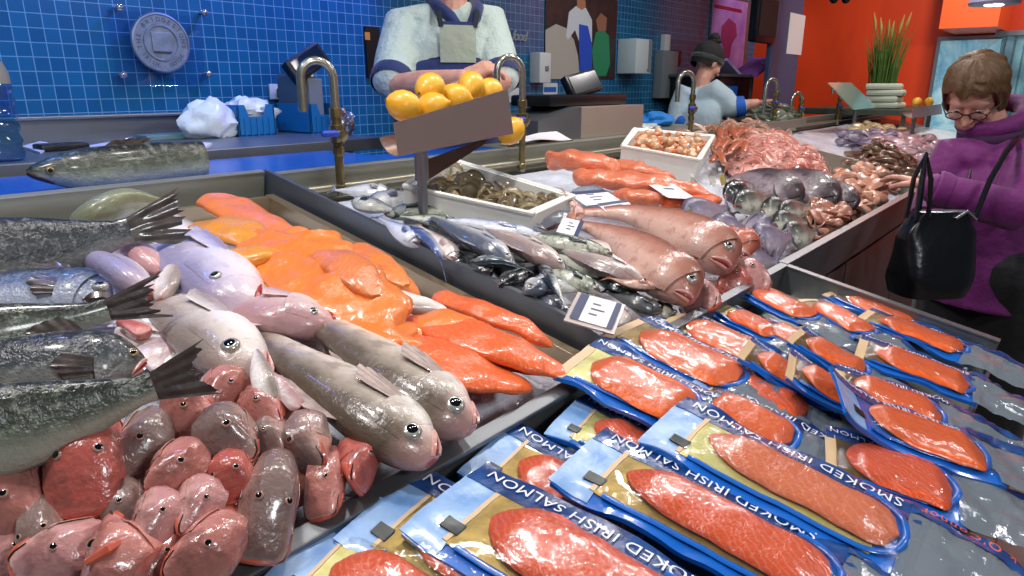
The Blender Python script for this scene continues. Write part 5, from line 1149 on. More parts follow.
ppoly('printed_face', [(577, 7), (577, -3), (585, -3), (586, 7), (582, 10)], '#b87858', .0089)
ppoly('printed_jumper', [(594, 76), (592, 50), (596, 32), (604, 30), (609, 36), (610, 64), (606, 76)], '#1f8a5e', .0082)
ppoly('printed_head', [(598, 31), (596, 20), (601, 13), (607, 18), (606, 31)], '#9a6a54', .0089)
t = thing('photo_poster', 'pink and purple framed poster in the corner by the orange wall', 'poster', onwall(727, 30))
obj('frame', wbox(712, -8, 744, 72, .02), STEEL, t, smooth=False); obj('print', wbox(714, -5, 742, 69, .002, .02, 0), mat('print_pink', '#d79ad0', .5, 0, .4, 5, '#b070c0'), t, smooth=False)
obj('printed_band', wbox(714.5, 4, 741.5, 13, .002, .022, 0), mat('print_crimson', '#a01838', .5), t, smooth=False)
q = MB(); q.poly([onwall(u, v, .0245) for u, v in ((721, 40), (722, 26), (729, 18), (736, 24), (737, 36), (732, 44), (730, 56), (724, 66), (724, 48))], .0006, V((0, -1, 0))); obj('printed_figure', q, mat('print_rose', '#a8386a', .5), t, smooth=False)
# steel box with weighing scale behind the counter
p0 = pY(577, 148, 1.74); p1 = pY(638, 148, 1.74); zt = pY(577, 107, 1.74).z
t = thing('steel_housing', 'brushed steel box behind the middle trough, carrying the scale', 'housing', ((p0.x + p1.x) / 2, 1.85, 1.276))
q = MB(); q.box((p0.x, 1.72, 1.277), (p1.x, 2.05, zt), 0, .003); obj('box', q, steel('housing_steel', '#b8aca0', .36, metal=.5), t, smooth=False)
pw = pY(512, 128, 1.9); q = MB(); zb = 1.277
q.add([V((pw.x, 1.76, zb)), V((p0.x - .004, 1.72, zb)), V((p0.x - .004, 1.72, zt)), V((pw.x, 1.76, zt - .05)), V((pw.x, 2.0, zb)), V((p0.x - .004, 2.0, zb)), V((p0.x - .004, 2.0, zt)), V((pw.x, 2.0, zt - .05))], [(0, 1, 2, 3), (7, 6, 5, 4), (3, 2, 6, 7), (0, 4, 5, 1), (0, 3, 7, 4), (1, 5, 6, 2)]); obj('side_guard', q, STEEL, t, smooth=False)
q = MB(); a = pY(514, 160, 1.66); b = pY(572, 156, 1.66); q.box((a.x, 1.655, a.z), (b.x, 1.69, pY(540, 143, 1.66).z), 0, .002); obj('front_ledge', q, steel('bronze_steel', '#8a7254', .35), t, smooth=False)
q = MB(); q.grid(10, 6, lambda u, v: V((a.x + .03 + (b.x - a.x - .03) * u, 1.66 + .1 * v, pY(540, 142, 1.66).z + .003 + .02 * v + .008 * math.sin(u * 5 + v * 3))), 0, .0015); tag(obj('paper_wrap', q, PAPER), 'white wrapping paper sheets lying before the steel box', 'paper')
pz = pY(575, 100, 1.9); t = thing('weighing_scale', 'black weighing scale with tilted display on the steel box', 'scale', (pz.x, 1.9, zt))
q = MB(); x0 = pY(528, 105, 1.9).x; x1 = pY(606, 100, 1.9).x; q.box((x0, 1.78, zt + .002), (x1, 2.0, zt + .05), 0, .012); obj('body', q, BLACK, t)
q = MB(); q.lathe([(.02, 0), (.02, .05), (.016, .09)], (pY(583, 98, 1.9).x, 1.9, zt + .03), 14); obj('stalk', q, BLACK, t)
Mx = Matrix.Translation(pY(582, 84, 1.9)) @ Matrix.Rotation(-.16, 4, 'Y') @ Matrix.Rotation(-.45, 4, 'X'); q = MB(); q.box((-.125, -.02, -.055), (.125, .02, .055), 0, .012, Mx); s_ = obj('display_head', q, BLACK, t); q = MB(); q.box((-.11, -.023, -.042), (.11, -.019, .042), 0, .001, Mx); obj('screen', q, mat('screen_dark', '#20262c', .15), s_, smooth=False)
q = MB(); q.box((2.0, 1.67, 1.25), (3.95, 2.08, 1.276), 0, .004); tag(obj('service_worktop', q, STEELG, smooth=False), 'steel work surface behind the middle trough under the scale box', 'worktop')
p = pY(656, 112, 1.95); p.z = 1.276 + .035; crumple('cloth', 'bright blue cloth beside the steel box', 'cloth', p, .13, .09, .045, mat('cloth_blue', '#1f7ed0', .7, bump=.4, bscale=16, bdist=.01), 8, .35, 30)
crumple('cloth', 'white cloth lying before the bright blue one', 'cloth', V((pY(645, 117, 1.78).x, 1.78, 1.276 + .018)), .12, .06, .022, WBAG, 9, .35, 24)
# sink bowl and greens near the woman
p = pY(737, 116, 1.85); t = tag(obj('bowl', MB().lathe([(.05, 0), (.085, .03), (.10, .085), (.094, .085), (.08, .034), (.045, .006)], p - V((0, 0, .03)), 24, cap=False), WHITEP), 'white bowl in front of the woman in the headscarf', 'bowl')
GRN = wet('greens', '#4c5a48', '#8a9480', '#b8baa2', '#5a5a40', 30, rough=.4)
pile('oyster', 'greyish green oyster in the steel tray under the held tap', 'oysters under the held tap', [(748, 116), (766, 108), (790, 110), (800, 120), (776, 122)], 26, -.02, .06, GRN, .13)
q = MB(); a = ph(745, 122, .02); b = ph(806, 122, .02); q.box((a.x, 1.42, a.z - .05), (b.x, 1.44, a.z), 0, .002); tag(obj('tray_edge', q, STEELG, smooth=False), 'steel edge strip before the oysters under the held tap', 'strip')
# dark cabinet with papers and rack near the pink poster
p = pY(718, 104, 2.45); p2 = pY(748, 104, 2.45); t = thing('side_cabinet', 'black cabinet behind the woman in the headscarf', 'cabinet', ((p.x + p2.x) / 2, 2.6, .2)); zc = pY(730, 77, 2.45).z
q = MB(); q.box((p.x, 2.45, .2), (p2.x, 2.9, zc), 0, .006); obj('body', q, BLACK, t, smooth=False); q = MB(); q.box((p.x - .03, 2.42, zc), (p2.x + .03, 2.9, zc + .025), 0, .004); obj('top', q, STEELD, t, smooth=False)
obj('blue_label', MB().box((pY(728, 88, 2.45).x, 2.445, pY(728, 100, 2.45).z), (pY(737, 88, 2.45).x, 2.45, pY(728, 86, 2.45).z)), PBLUE, t, smooth=False)
q = MB(); Mx = Matrix.Translation((pY(732, 70, 2.5).x, 2.6, zc + .08)) @ Matrix.Rotation(.35, 4, 'Y'); q.box((-.18, -.12, -.012), (.18, .12, .012), 0, .004, Mx); tag(obj('paper_stack', q, mat('paper_lilac', '#b9aee0', .5), smooth=False), 'stack of lilac papers lying askew on the black cabinet', 'papers')
p = pY(756, 66, 2.5); t = thing('leaflet_rack', 'lilac plastic rack with round holes beside the black cabinet', 'rack', p); LIL = mat('rack_lilac', '#a765c8', .4)
Mx = Matrix.Translation(p) @ Matrix.Rotation(-.32, 4, 'Y'); q = MB(); q.box((-.28, -.12, -.015), (.22, .12, .015), 0, .006, Mx); obj('tray', q, LIL, t, smooth=False)
for k in range(4): q = MB(); q.lathe([(.022, 0), (.026, .02), (.02, .022), (.001, .012)], Mx @ V((.02 + .055 * k, -.06, .012)), 14); obj('cup', q, mat('rack_pale', '#d8b8ea', .4), t)
q = MB(); q.limb([p + V((.05, .05, -.02)), V((p.x + .05, p.y + .05, .2))], [.02, .02], 10); obj('leg', q, GREYP, t)
# column, its paper, loudspeaker
cb = pY(787, 110, 2.25); w_ = .12
q = MB(); x0 = pY(770, 60, 2.25).x; x1 = pY(798, 60, 2.25).x; q.box((x0, 2.25, .2), (x1, 2.29, 3.4), 0, .006); struct(obj('column', q, mat('column_paint', '#3a5278', .4), smooth=False))
a, b = pY(796, 12, 2.2), pY(806, 55, 2.2); q = MB(); q.box((a.x, 2.244, b.z), (b.x, 2.248, a.z)); tag(obj('paper_sheet', q, PAPER, smooth=False), 'white sheet of paper taped to the column', 'paper')
t = thing('loudspeaker', 'black loudspeaker hung left of the column', 'speaker', pY(767, 20, 2.3)); a, b = pY(761, -6, 2.22), pY(775, 44, 2.22)
q = MB(); q.box((a.x, 2.22, b.z), (b.x, 2.30, a.z), 0, .02); obj('cabinet', q, BLACK, t); q = MB(); q.box((a.x + .02, 2.212, b.z + .05), (b.x - .02, 2.222, a.z - .02), 0, .004); obj('grille', q, mat('grille', '#23272a', .6, bump=.8, bscale=220), t, smooth=False); q = MB(); q.box((b.x - .03, 2.25, b.z + .15), (b.x + .08, 2.28, b.z + .19)); obj('bracket', q, STEELD, t, smooth=False)
# grass pot, towels, glass stand, far lemon holder
def grass():
    c = pX(880, 100, 6.9); zp = pX(884, 108, 6.2).z - c.z; t = thing('ornamental_grass', 'tall green ornamental grass with pale plumes before the orange wall', 'plant', c)
    G = mat('grass_blade', '#234712', .6, 0, .5, 6, '#44601c'); PL = mat('plume', '#9a7a3c', .7)
    q = MB(); q.lathe([(.10, zp), (.13, -.02), (.135, 0), (.12, 0), (.11, -.03)], c, 20); obj('pot', q, mat('pot_dark', '#2a2a28', .5), t)
    q = MB()
    for k in range(150):
        a = rnd.uniform(0, 6.28); r = rnd.uniform(0, .11); L = rnd.uniform(.38, .66); ln = rnd.uniform(.0, .22); d = V((math.cos(a), math.sin(a), 0)); b = c + d * r
        P = [b, b + d * ln * .25 * L + UP * L * .5, b + d * ln * L + UP * L]; q.tube([cat(P, j / 5) for j in range(6)], [.006, .006, .005, .004, .003, .0008], 3)
    o = obj('blades', q, G, t); o['kind'] = 'stuff'
    for k in range(6):
        a = k * 1.05; d = V((math.cos(a), math.sin(a), 0)); b = c + d * (.06 + .03 * (k % 3)) + UP * (.52 + .03 * (k % 3)); q = MB(); q.limb([b, b + UP * .06 + d * .01, b + UP * .14 + d * .03], [.006, .014, .004], 8); obj('plume', q, PL, t)
grass()
t0 = pX(884, 108, 6.2)
for k in range(4):
    q = MB(); q.box((-.10, -.13, 0), (.10, .13, .045), 0, .02, Matrix.Translation(t0 + V((0, .02 * (k % 2), .047 * k))) @ Matrix.Rotation(.1 * (k - 1.5), 4, 'Z')); tag(obj('folded_towel', q, mat('towel', '#c3cbb8', .9, bump=.5, bscale=120)), ['lowest folded pale towel of the stack by the grass', 'second folded towel from below in the stack by the grass', 'third folded towel from below in the stack by the grass', 'topmost folded pale towel of the stack by the grass'][k], 'towel')
sh = thing('serving_shelf', 'grey steel shelf at the far end carrying towels and grass', 'shelf', (t0.x + .3, t0.y + .15, t0.z)); FST = steel('far_counter_steel', '#5f6458', .4)
tb_ = MB(); tb_.box((t0.x - .25, t0.y - .25, t0.z - .05), (t0.x + .95, t0.y + .55, t0.z - .002), 0, .006); obj('top', tb_, FST, sh, smooth=False)
for dx, dy in ((-.2, -.2), (.85, -.2), (-.2, .26), (.85, .26)):
    q = MB(); zb = slope_z(t0.y + dy) - .05; q.box((t0.x + dx, t0.y + dy, zb), (t0.x + dx + .03, t0.y + dy + .03, t0.z - .05)); obj('leg', q, FST, sh, smooth=False)
GLS = mat('green_glass', '#7fa894', .15, coat=.5); 
def glass_stand():
    Yg = 1.25; a, b, c, d = pY(844, 83, Yg), pY(866, 83, Yg), pY(877, 108, Yg), pY(853, 110, Yg); t = thing('glass_stand', 'tilted greenish glass panel on a short steel post', 'stand', d)
    back = V((0, .10, 0)); q = MB(); q.poly([a + back, b + back, c, d], .006, (b - a).cross(d - a - back).normalized()); obj('panel', q, GLS, t, smooth=False)
    p = pY(856, 109, Yg + .03); q = MB(); q.tube([p + V((0, 0, .02)), p - V((0, 0, .19))], .014, 12); obj('post', q, STEEL, t)
glass_stand()
t, *_r = lemon_stand('far steel lemon holder near the customer', (912, 108), (941, 104), (912, 118), (942, 114), 915, 114, 134, .93, bracket=False)
for i, (lbl, u, v) in enumerate((('left lemon in the far holder', 917, 102), ('right lemon in the far holder', 929, 102))): copy_tree(lem, Matrix.Translation(pY(u, v, .98)) @ Matrix.Rotation(1.2 + i, 4, 'Y'), lbl)
# freezer window, curtain, bulkhead, pendant, cameras
def xbox(u0, v0, u1, v1, X, depth, bev=.0):
    a, b = pX(u0, v0, X), pX(u1, v1, X); q = MB(); return q.box((X, min(a.y, b.y), min(a.z, b.z)), (X + depth, max(a.y, b.y), max(a.z, b.z)), 0, bev)
def xw(u0, v0, u1, v1, off, depth, bev=.0): return xbox(u0, v0, u1, v1, XW - off - depth, depth, bev)
t = thing('freezer_door', 'tall pale blue glass door in the orange wall', 'door', pX(950, 80, XW - .03))
obj('frame', xw(938, 37, 986, 200, 0, .05), mat('frame_grey', '#8c96a0', .35, .4), t, smooth=False)
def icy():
    q = NT('glowing_glass'); n = q.noise(3.2, 4, .6, None, 1.2); q.set(col=q.ramp(n, [(.3, '#4f94b8'), (.5, '#9fd0de'), (.62, '#c8e6e6'), (.75, '#5a9ac0')]), rough=.15, em=q.ramp(n, [(.3, '#4f94b8'), (.6, '#a8dae6')]), ems=.35); return q.m  # the pane's brightness is a glow added to the glass itself
obj('pane', xw(941, 41, 983, 196, .05, .006), icy(), t, smooth=False)
bq = MB(); a, b = pX(846, 33, XW - .9), pX(1004, -8, XW - .9)
bq.box((XW - .9, b.y, a.z), (XW, pX(938, 33, XW - .9).y, 3.4), 0, .0); struct(obj('wall_bulkhead', bq, ORANGE2, smooth=False))
t = thing('strip_curtain', 'hanging blue grey strip curtain at the right edge of the orange wall', 'curtain', pX(1012, 60, XW - .2))
for k in range(9):
    a, b = pX(998 + k * 5, 36, XW - .35 - .02 * (k % 2)), pX(1002.6 + k * 5, 210, XW - .35 - .02 * (k % 2)); q = MB(); ya = pX(998 + k * 5, 60, XW - .35).y; q.box((XW - .35 - .02 * (k % 2), ya - .055, b.z), (XW - .345 - .02 * (k % 2), ya, a.z)); obj('strip', q, mat('curtain_blue', '#6fa0b0', .3, 0, .5, 4, '#24424e'), t, smooth=False)
q = MB(); a, b = pX(996, 34, XW - .35), pX(1044, 34, XW - .35); q.box((XW - .40, b.y, a.z - .02), (XW - .33, a.y, a.z + .02)); obj('head_rail', q, STEELD, t, smooth=False)
p = pD(994, 5, 3.6); t = thing('pendant_lamp', 'grey pendant lamp hanging above the customer', 'lamp', p)
q = MB(); q.lathe([(.115, 0), (.12, .012), (.10, .05), (.05, .12), (.03, .15), (.001, .152)], p, 28); obj('shade', q, mat('lamp_grey', '#8a86a0', .4), t)
q = MB(); q.lathe([(.04, -.004), (.05, .004), (.001, .006)], p, 18); lm = NT('lamp_bulb'); lm.set(col='#ffffff', em='#fff4e0', ems=12.0); obj('bulb', q, lm.m, t); q = MB(); q.tube([p + UP * .15, V((p.x, p.y, 3.4))], .006, 8); obj('cord', q, BLACK, t)
for lbl, u in (('left black spotlight under the ceiling by the orange wall', 834), ('right black spotlight under the ceiling by the orange wall', 846)):  # small black ceiling cameras, giving no light
    p = pD(u, -1, 5.4); t = thing('spotlight', lbl, 'spotlight', p); q = MB(); q.limb([p, p + V((.05, .03, .05))], [.035, .03], 12); obj('head', q, BLACK, t); q = MB(); q.tube([p + V((.03, .02, .04)), V((p.x + .03, p.y + .02, 3.4))], .008, 8); obj('stem', q, BLACK, t)
# ------------------------------------------------------------------ people
SKIN = mat('skin', '#d6a48f', .45, 0, .4, 40, '#c68b78', bump=.1, bscale=150, sss=0)
def remesh(o, vox, it=3):
    r = o.modifiers.new('r', 'REMESH'); r.mode = 'VOXEL'; r.voxel_size = vox; r.use_smooth_shade = True
    if it: s = o.modifiers.new('s', 'SMOOTH'); s.iterations = it; s.factor = .5
    return o
def head_into(q, c, f, up, s=1.0):
    """skull, jaw, nose, brow, lips, ears; c centre of the head, f where the face looks"""
    f = V(f).normalized(); up = V(up); up = (up - f * up.dot(f)).normalized(); r = f.cross(up)
    R = Matrix((f, -r, up)).transposed(); P = lambda x, y, z: V(c) + R @ V((x * s, y * s, z * s))
    def E(x, y, z, a, b, d): q.ell(P(x, y, z), (a * s, b * s, d * s), 20, M=R)
    q_ell = q.ell
    def E(x, y, z, a, b, d):
        m = MB(); m.ell((0, 0, 0), (a * s, b * s, d * s), 20); q.add([P(x, y, z) + R @ p for p in m.v], m.f)
    E(-.012, 0, .035, .097, .076, .085); E(.02, 0, -.02, .066, .066, .085); E(.04, 0, -.075, .045, .046, .042); E(.062, 0, -.094, .022, .026, .018)
    E(.07, 0, .018, .022, .058, .018); E(.062, .036, -.03, .026, .026, .026); E(.062, -.036, -.03, .026, .026, .026)
    q.limb([P(.082, 0, .008), P(.098, 0, -.018), P(.112, 0, -.036)], [.008 * s, .0095 * s, .0115 * s], 10); E(.095, .011, -.037, .011, .008, .008); E(.095, -.011, -.037, .011, .008, .008)
    E(.083, 0, -.063, .013, .025, .007); E(.081, 0, -.075, .013, .021, .008)
    for y in (.076, -.076): E(-.005, y, -.012, .024, .010, .034)
    for y in (.031, -.031): E(.073, y, .007, .016, .018, .011)
    return P, R
def hand_into(q, wrist, d, palm_n, s=1.0, curl=.5, thumb=1, spread=.16):
    """palm, four bent fingers of different length and a thumb from the side of the palm"""
    d = V(d).normalized(); n = V(palm_n); n = (n - d * n.dot(d)).normalized(); r = d.cross(n)
    w = V(wrist); pc = w + d * .045 * s
    for k in range(4):
        y = (k - 1.5) * .019 * s; q.limb([w + r * y * .6 + d * .005, w + r * y + d * .085 * s], [.014 * s, .0115 * s], 8)
    for k, L in enumerate((.070, .080, .076, .060)):
        y = (k - 1.5) * .0205 * s; b = w + r * y + d * .086 * s; a = (k - 1.5) * spread; D = (d + r * a).normalized(); c1 = curl * (1 + .12 * k)
        d1 = D * math.cos(c1 * .5) + n * math.sin(c1 * .5); d2 = D * math.cos(c1 * 1.3) + n * math.sin(c1 * 1.3); d3 = D * math.cos(c1 * 2) + n * math.sin(c1 * 2)
        p1 = b + d1 * L * .45 * s; p2 = p1 + d2 * L * .32 * s; p3 = p2 + d3 * L * .26 * s
        q.limb([b, p1, p2, p3], [.0098 * s, .009 * s, .0082 * s, .0072 * s], 9)
    t0 = w + r * thumb * .026 * s + d * .022 * s; t1 = t0 + (r * thumb * .7 + d * .6 + n * .35).normalized() * .042 * s; t2 = t1 + (r * thumb * .25 + d * .8 + n * .5).normalized() * .032 * s
    q.limb([t0, t1, t2], [.014 * s, .0105 * s, .0085 * s], 9)
def eyes_for(t, P, R, s):
    for y in (.031, -.031):
        q = MB(); q.ell(P(.076, y, -.003), .0115 * s, 12); e = obj('eye', q, mat('eye_white', '#d8d2ca', .2), t); q = MB(); q.ell(P(.0835, y, -.006), .0058 * s, 10); obj('iris', q, mat('iris_dark', '#2a2018', .15), e)
def cloth(name, col, rough=.75, bs=9, dist=.02, st=.7): return mat(name, col, rough, bump=st, bscale=bs, bdist=dist, sheen=.2)
def torso(q, pel, chest, neck, side, fw, hip, waist, ch, sh, dp=.62):
    """elliptic trunk from hips to neck"""
    P = [pel, pel * .55 + chest * .45, chest, chest * .35 + neck * .65, neck]; W = [hip, waist, ch, sh, .07]; D = [hip * .72, waist * .74, ch * .66, sh * .45, .06]
    rings = []
    for i in range(21):
        u = i / 20; c = cat(P, u); w = cat([V((a, b, 0)) for a, b in zip(W, D)], u)
        rings.append([c + side * w.x * math.cos(k * math.pi / 12) + fw * w.y * math.sin(k * math.pi / 12) for k in range(24)])
    q.loft(rings)
# ---- the man in white behind the lemon holder
def man():
    c = pD(446, 60, 2.74); pel = V((c.x, c.y, .2 + .93)); chest = pD(446, 44, 2.74); neck = pD(453, 8, 2.72); fw = V((-.5, -.86, 0)).normalized(); side = fw.cross(UP)
    t = thing('person', 'man in a white short sleeved jacket with navy cuffs and apron, arms crossed before him', 'person', (c.x, c.y, .2))
    rs, re, rw = pD(404, 30, 2.70), pD(391, 86, 2.55), pD(462, 78, 2.40); ls, le, lw = pD(488, 26, 2.80), pD(502, 82, 2.66), pD(484, 82, 2.42)
    hc = neck + UP * .19 + fw * .03
    q = MB(); P, R = head_into(q, hc, fw - UP * .35, UP, 1.05)
    q.limb([neck - UP * .06, neck + UP * .04, hc - UP * .05], [.062, .058, .06], 14)
    q.limb([pel, chest, neck - UP * .05], [.12, .12, .07], 12)
    for a, b, w in ((rs, re, rw), (ls, le, lw)):
        q.limb([chest + (a - chest) * .5, a, a * .5 + b * .5, b, b * .55 + w * .45, w], [.06, .058, .052, .045, .044, .030], 14)
    hand_into(q, rw, (pD(488, 66, 2.40) - rw), UP * -1 + fw * -.5, 1.05, .75, 1, .08); hand_into(q, lw, (pD(470, 84, 2.34) - lw), UP * -1 + fw * -.6, 1.05, .9, -1, .08)
    for s_ in (-1, 1): q.limb([pel + side * s_ * .09, V((pel.x, pel.y, .68)) + side * s_ * .10, V((pel.x, pel.y, .25)) + side * s_ * .10, V((pel.x, pel.y, .22)) + side * s_ * .10 + fw * .14], [.085, .06, .045, .04], 12)
    remesh(obj('body', q, SKIN, t), .0045, 3); eyes_for(t, P, R, 1.05)
    JW = cloth('chef_white', '#b3c2bc', .85, 11, .035, .9); NV = cloth('navy_cloth', '#14265e', .8)
    q = MB(); torso(q, pel - UP * .05, chest, neck - UP * .01, side, fw, .20, .20, .235, .17)
    for a, b in ((rs, re), (ls, le)): q.limb([chest + (a - chest) * .45 + UP * .03, a, a * .45 + b * .55, a * .12 + b * .88], [.10, .092, .084, .078], 18)
    remesh(obj('jacket', q, JW, t), .008, 4)
    for a, b in ((rs, re), (ls, le)):
        d = (b - a).normalized(); e = a * .06 + b * .94; q = MB(); q.tube([e - d * .035, e - d * .02, e, e + d * .012], [.080, .083, .083, .078], 22, ends=False); obj('cuff', q, NV, t)
    q = MB(); q.tube([neck + side * .085 * math.cos(k) + fw * (.075 * math.sin(k)) + UP * (.025 - .06 * max(0, math.sin(k))) for k in [-.9 + i * .24 for i in range(9)] ] , .017, 10); 
    q.tube([neck + side * .085 * math.cos(k) + fw * (.075 * math.sin(k)) + UP * (.025 - .06 * max(0, math.sin(k))) for k in [2.1 + i * .24 for i in range(9)] ], .017, 10)
    for s_ in (-1, 1): q.tube([neck + side * s_ * .088 - fw * .02 + UP * .03, neck + side * s_ * .082 + fw * .07, neck + side * s_ * .05 + fw * .135 - UP * .045, neck + side * s_ * .008 + fw * .165 - UP * .10], [.020, .024, .024, .014], 10)
    obj('collar', q, NV, t)
    # apron: bib and waist part hugging the chest
    def ap(u, v, off=.0, wf=.5):
        z = chest.z + .07 - u * .62; a = (v - .5) * (wf if u < .24 else 2.4) * 1.15; k = (z - pel.z) / max(.01, chest.z - pel.z); k = min(1.15, max(-.4, k)); cc = pel + (chest - pel) * k
        w = .222 + .02 * min(1, max(0, k)) + off; return V((cc.x, cc.y, z)) + side * w * math.sin(a) + fw * w * .74 * math.cos(a)
    q = MB(); q.grid(24, 20, ap, 0, .004); o = obj('apron', q, NV, t)
    q = MB(); q.grid(12, 10, lambda u, v: ap(.02 + .215 * u, .25 + .5 * v, .006, 1.0), 0, .003); obj('bib', q, cloth('bib_beige', '#9aa494', .8), o)
    for s_ in (.12, .88):
        q = MB(); q.tube([ap(.03, .27 + .46 * (s_ > .5), .010, 1.0), ap(.0, .25 + .5 * (s_ > .5), .02, 1.0) + UP * .03, neck + side * (.09 if s_ > .5 else -.09) + UP * .02], .011, 6, flat=.4); obj('strap', q, mat('strap_black', '#1c2430', .6), o)
    q = MB(); m = MB()
    for k in range(26):
        pass
    q.add(*hair_cap(P, 1.06)); obj('hair', q, mat('hair_dark', '#2a2019', .5, bump=.6, bscale=60), t)
def hair_cap(P, s=1.05, low=-.02, front=.05, wave=.006, n=26, scale=(.103, .083, .092)):
    vs = []; fs = []; rows = 12
    for i in range(rows + 1):
        for j in range(n):
            a = 2 * math.pi * j / n; fr = math.cos(a); lim = low + (front - low) * smooth(-.2, .7, fr); z0 = lim
            z = z0 + (.128 * s - z0) * (i / rows) ** .8 if i < rows else .128 * s
            zz = (z - .035) / scale[2] / s; rr = math.sqrt(max(0, 1 - zz * zz)) if zz > 0 else 1.0 - .10 * zz * zz
            k = s * (1 + wave * 12 * noise.noise(V((fr * 3, math.sin(a) * 3, z * 34))) ); x, y = -.012 + scale[0] * rr * fr * k, scale[1] * rr * math.sin(a) * k
            vs.append(P(x, y, z + .004 * noise.noise(V((fr * 5, math.sin(a) * 5, i))))) 
    for i in range(rows):
        for j in range(n): fs.append((i * n + j, i * n + (j + 1) % n, (i + 1) * n + (j + 1) % n, (i + 1) * n + j))
    return vs, fs
man()
# ---- the woman in the headscarf
def staff_woman():
    D = 4.5; hc = pD(708, 62, D); t = thing('person', 'woman in a pale grey smock and dark headscarf, bun on top, reaching for the tap', 'person', (hc.x, hc.y, .2))
    fw = (RT * .85 + FW * .35).normalized(); side = fw.cross(UP); neck = pD(702, 84, D); chest = pD(697, 112, D); pel = V((chest.x - .02, chest.y, 1.08))
    rs, re, rw = pD(716, 92, D - .1), pD(732, 108, D - .12), pD(756, 103, D - .15); ls, le, lw = pD(684, 94, D), pD(676, 122, D), pD(700, 130, D - .1)
    q = MB(); P, R = head_into(q, hc, fw * .9 - UP * .45, UP, 1.0); q.limb([neck - UP * .05, neck + UP * .03, hc - UP * .03], [.055, .052, .055], 12); q.limb([pel, chest, neck - UP * .04], [.11, .11, .06], 12)
    for a, b, w in ((rs, re, rw), (ls, le, lw)): q.limb([chest + (a - chest) * .5, a, a * .5 + b * .5, b, b * .5 + w * .5, w], [.055, .052, .046, .040, .038, .027], 12)
    hand_into(q, rw, pD(772, 100, D - .15) - rw, V((0, 0, -1)), 1.0, .55, 1); hand_into(q, lw, V((.2, -1, -.2)), V((0, 0, -1)), 1.0, .5, -1)
    for s_ in (-1, 1): q.limb([pel + side * s_ * .09, V((pel.x, pel.y, .66)) + side * s_ * .1, V((pel.x, pel.y, .25)) + side * s_ * .1, V((pel.x, pel.y, .22)) + side * s_ * .1 + fw * .13], [.085, .06, .042, .038], 12)
    remesh(obj('body', q, SKIN, t), .006, 2); eyes_for(t, P, R, 1.0)
    SM_ = cloth('smock_grey', '#a9bcc4', .8); NV = cloth('navy_cloth', '#14265e', .8)
    q = MB(); torso(q, pel - UP * .08, chest, neck - UP * .02, side, fw, .20, .185, .20, .155)
    for a, b, w, e in ((rs, re, rw, .28), (ls, le, lw, .3)): q.limb([chest + (a - chest) * .45 + UP * .02, a, a * .5 + b * .5, b, b * (1 - e) + w * e], [.085, .082, .075, .068, .06], 16)
    remesh(obj('smock', q, SM_, t), .009, 4)
    for a, b in ((re, rw), (le, lw)):
        d = (b - a).normalized(); e = a * .68 + b * .32; q = MB(); q.tube([e - d * .03, e, e + d * .03], [.064, .066, .06], 18, ends=False); obj('cuff', q, mat('cuff_blue', '#1a5ab8', .7), t)
    q = MB(); q.add(*hair_cap(P, 1.05, -.05, .045)); obj('hair', q, mat('hair_black', '#17120f', .8, bump=.6, bscale=60), t)
    q = MB(); rings = []
    for z, k in ((.005, 1.0), (.012, 1.12), (.03, 1.16), (.05, 1.14), (.066, 1.06), (.072, .95)): rings.append([P(-.012 + .100 * k * math.cos(a) * (1 - .25 * max(0, z - .03) / .05), .081 * k * math.sin(a) * (1 - .25 * max(0, z - .03) / .05), z - .012 + .02 * math.cos(a)) for a in [j * math.pi / 14 for j in range(28)]])
    q.loft(rings, cap0=False, cap1=False); obj('headscarf', q, cloth('scarf', '#262e2c', .8, 30, .008), t)
    q = MB(); b = P(-.03, 0, .15); q.ell(b, .036, 16); q.tube([b + V((.035 * math.cos(a), .035 * math.sin(a), -.02)) for a in [j * .45 for j in range(15)]], .013, 8); obj('hair_bun', q, mat('hair_black', '#17120f', .8), t)
    q = MB(); cc = pel * .6 + chest * .4; q.grid(12, 12, lambda u, v: V((cc.x, cc.y, cc.z + .1 - .5 * u)) + side * .205 * math.sin((v - .5) * 2.4) + fw * .165 * math.cos((v - .5) * 2.4), 0, .004); obj('apron', q, NV, t)
staff_woman()
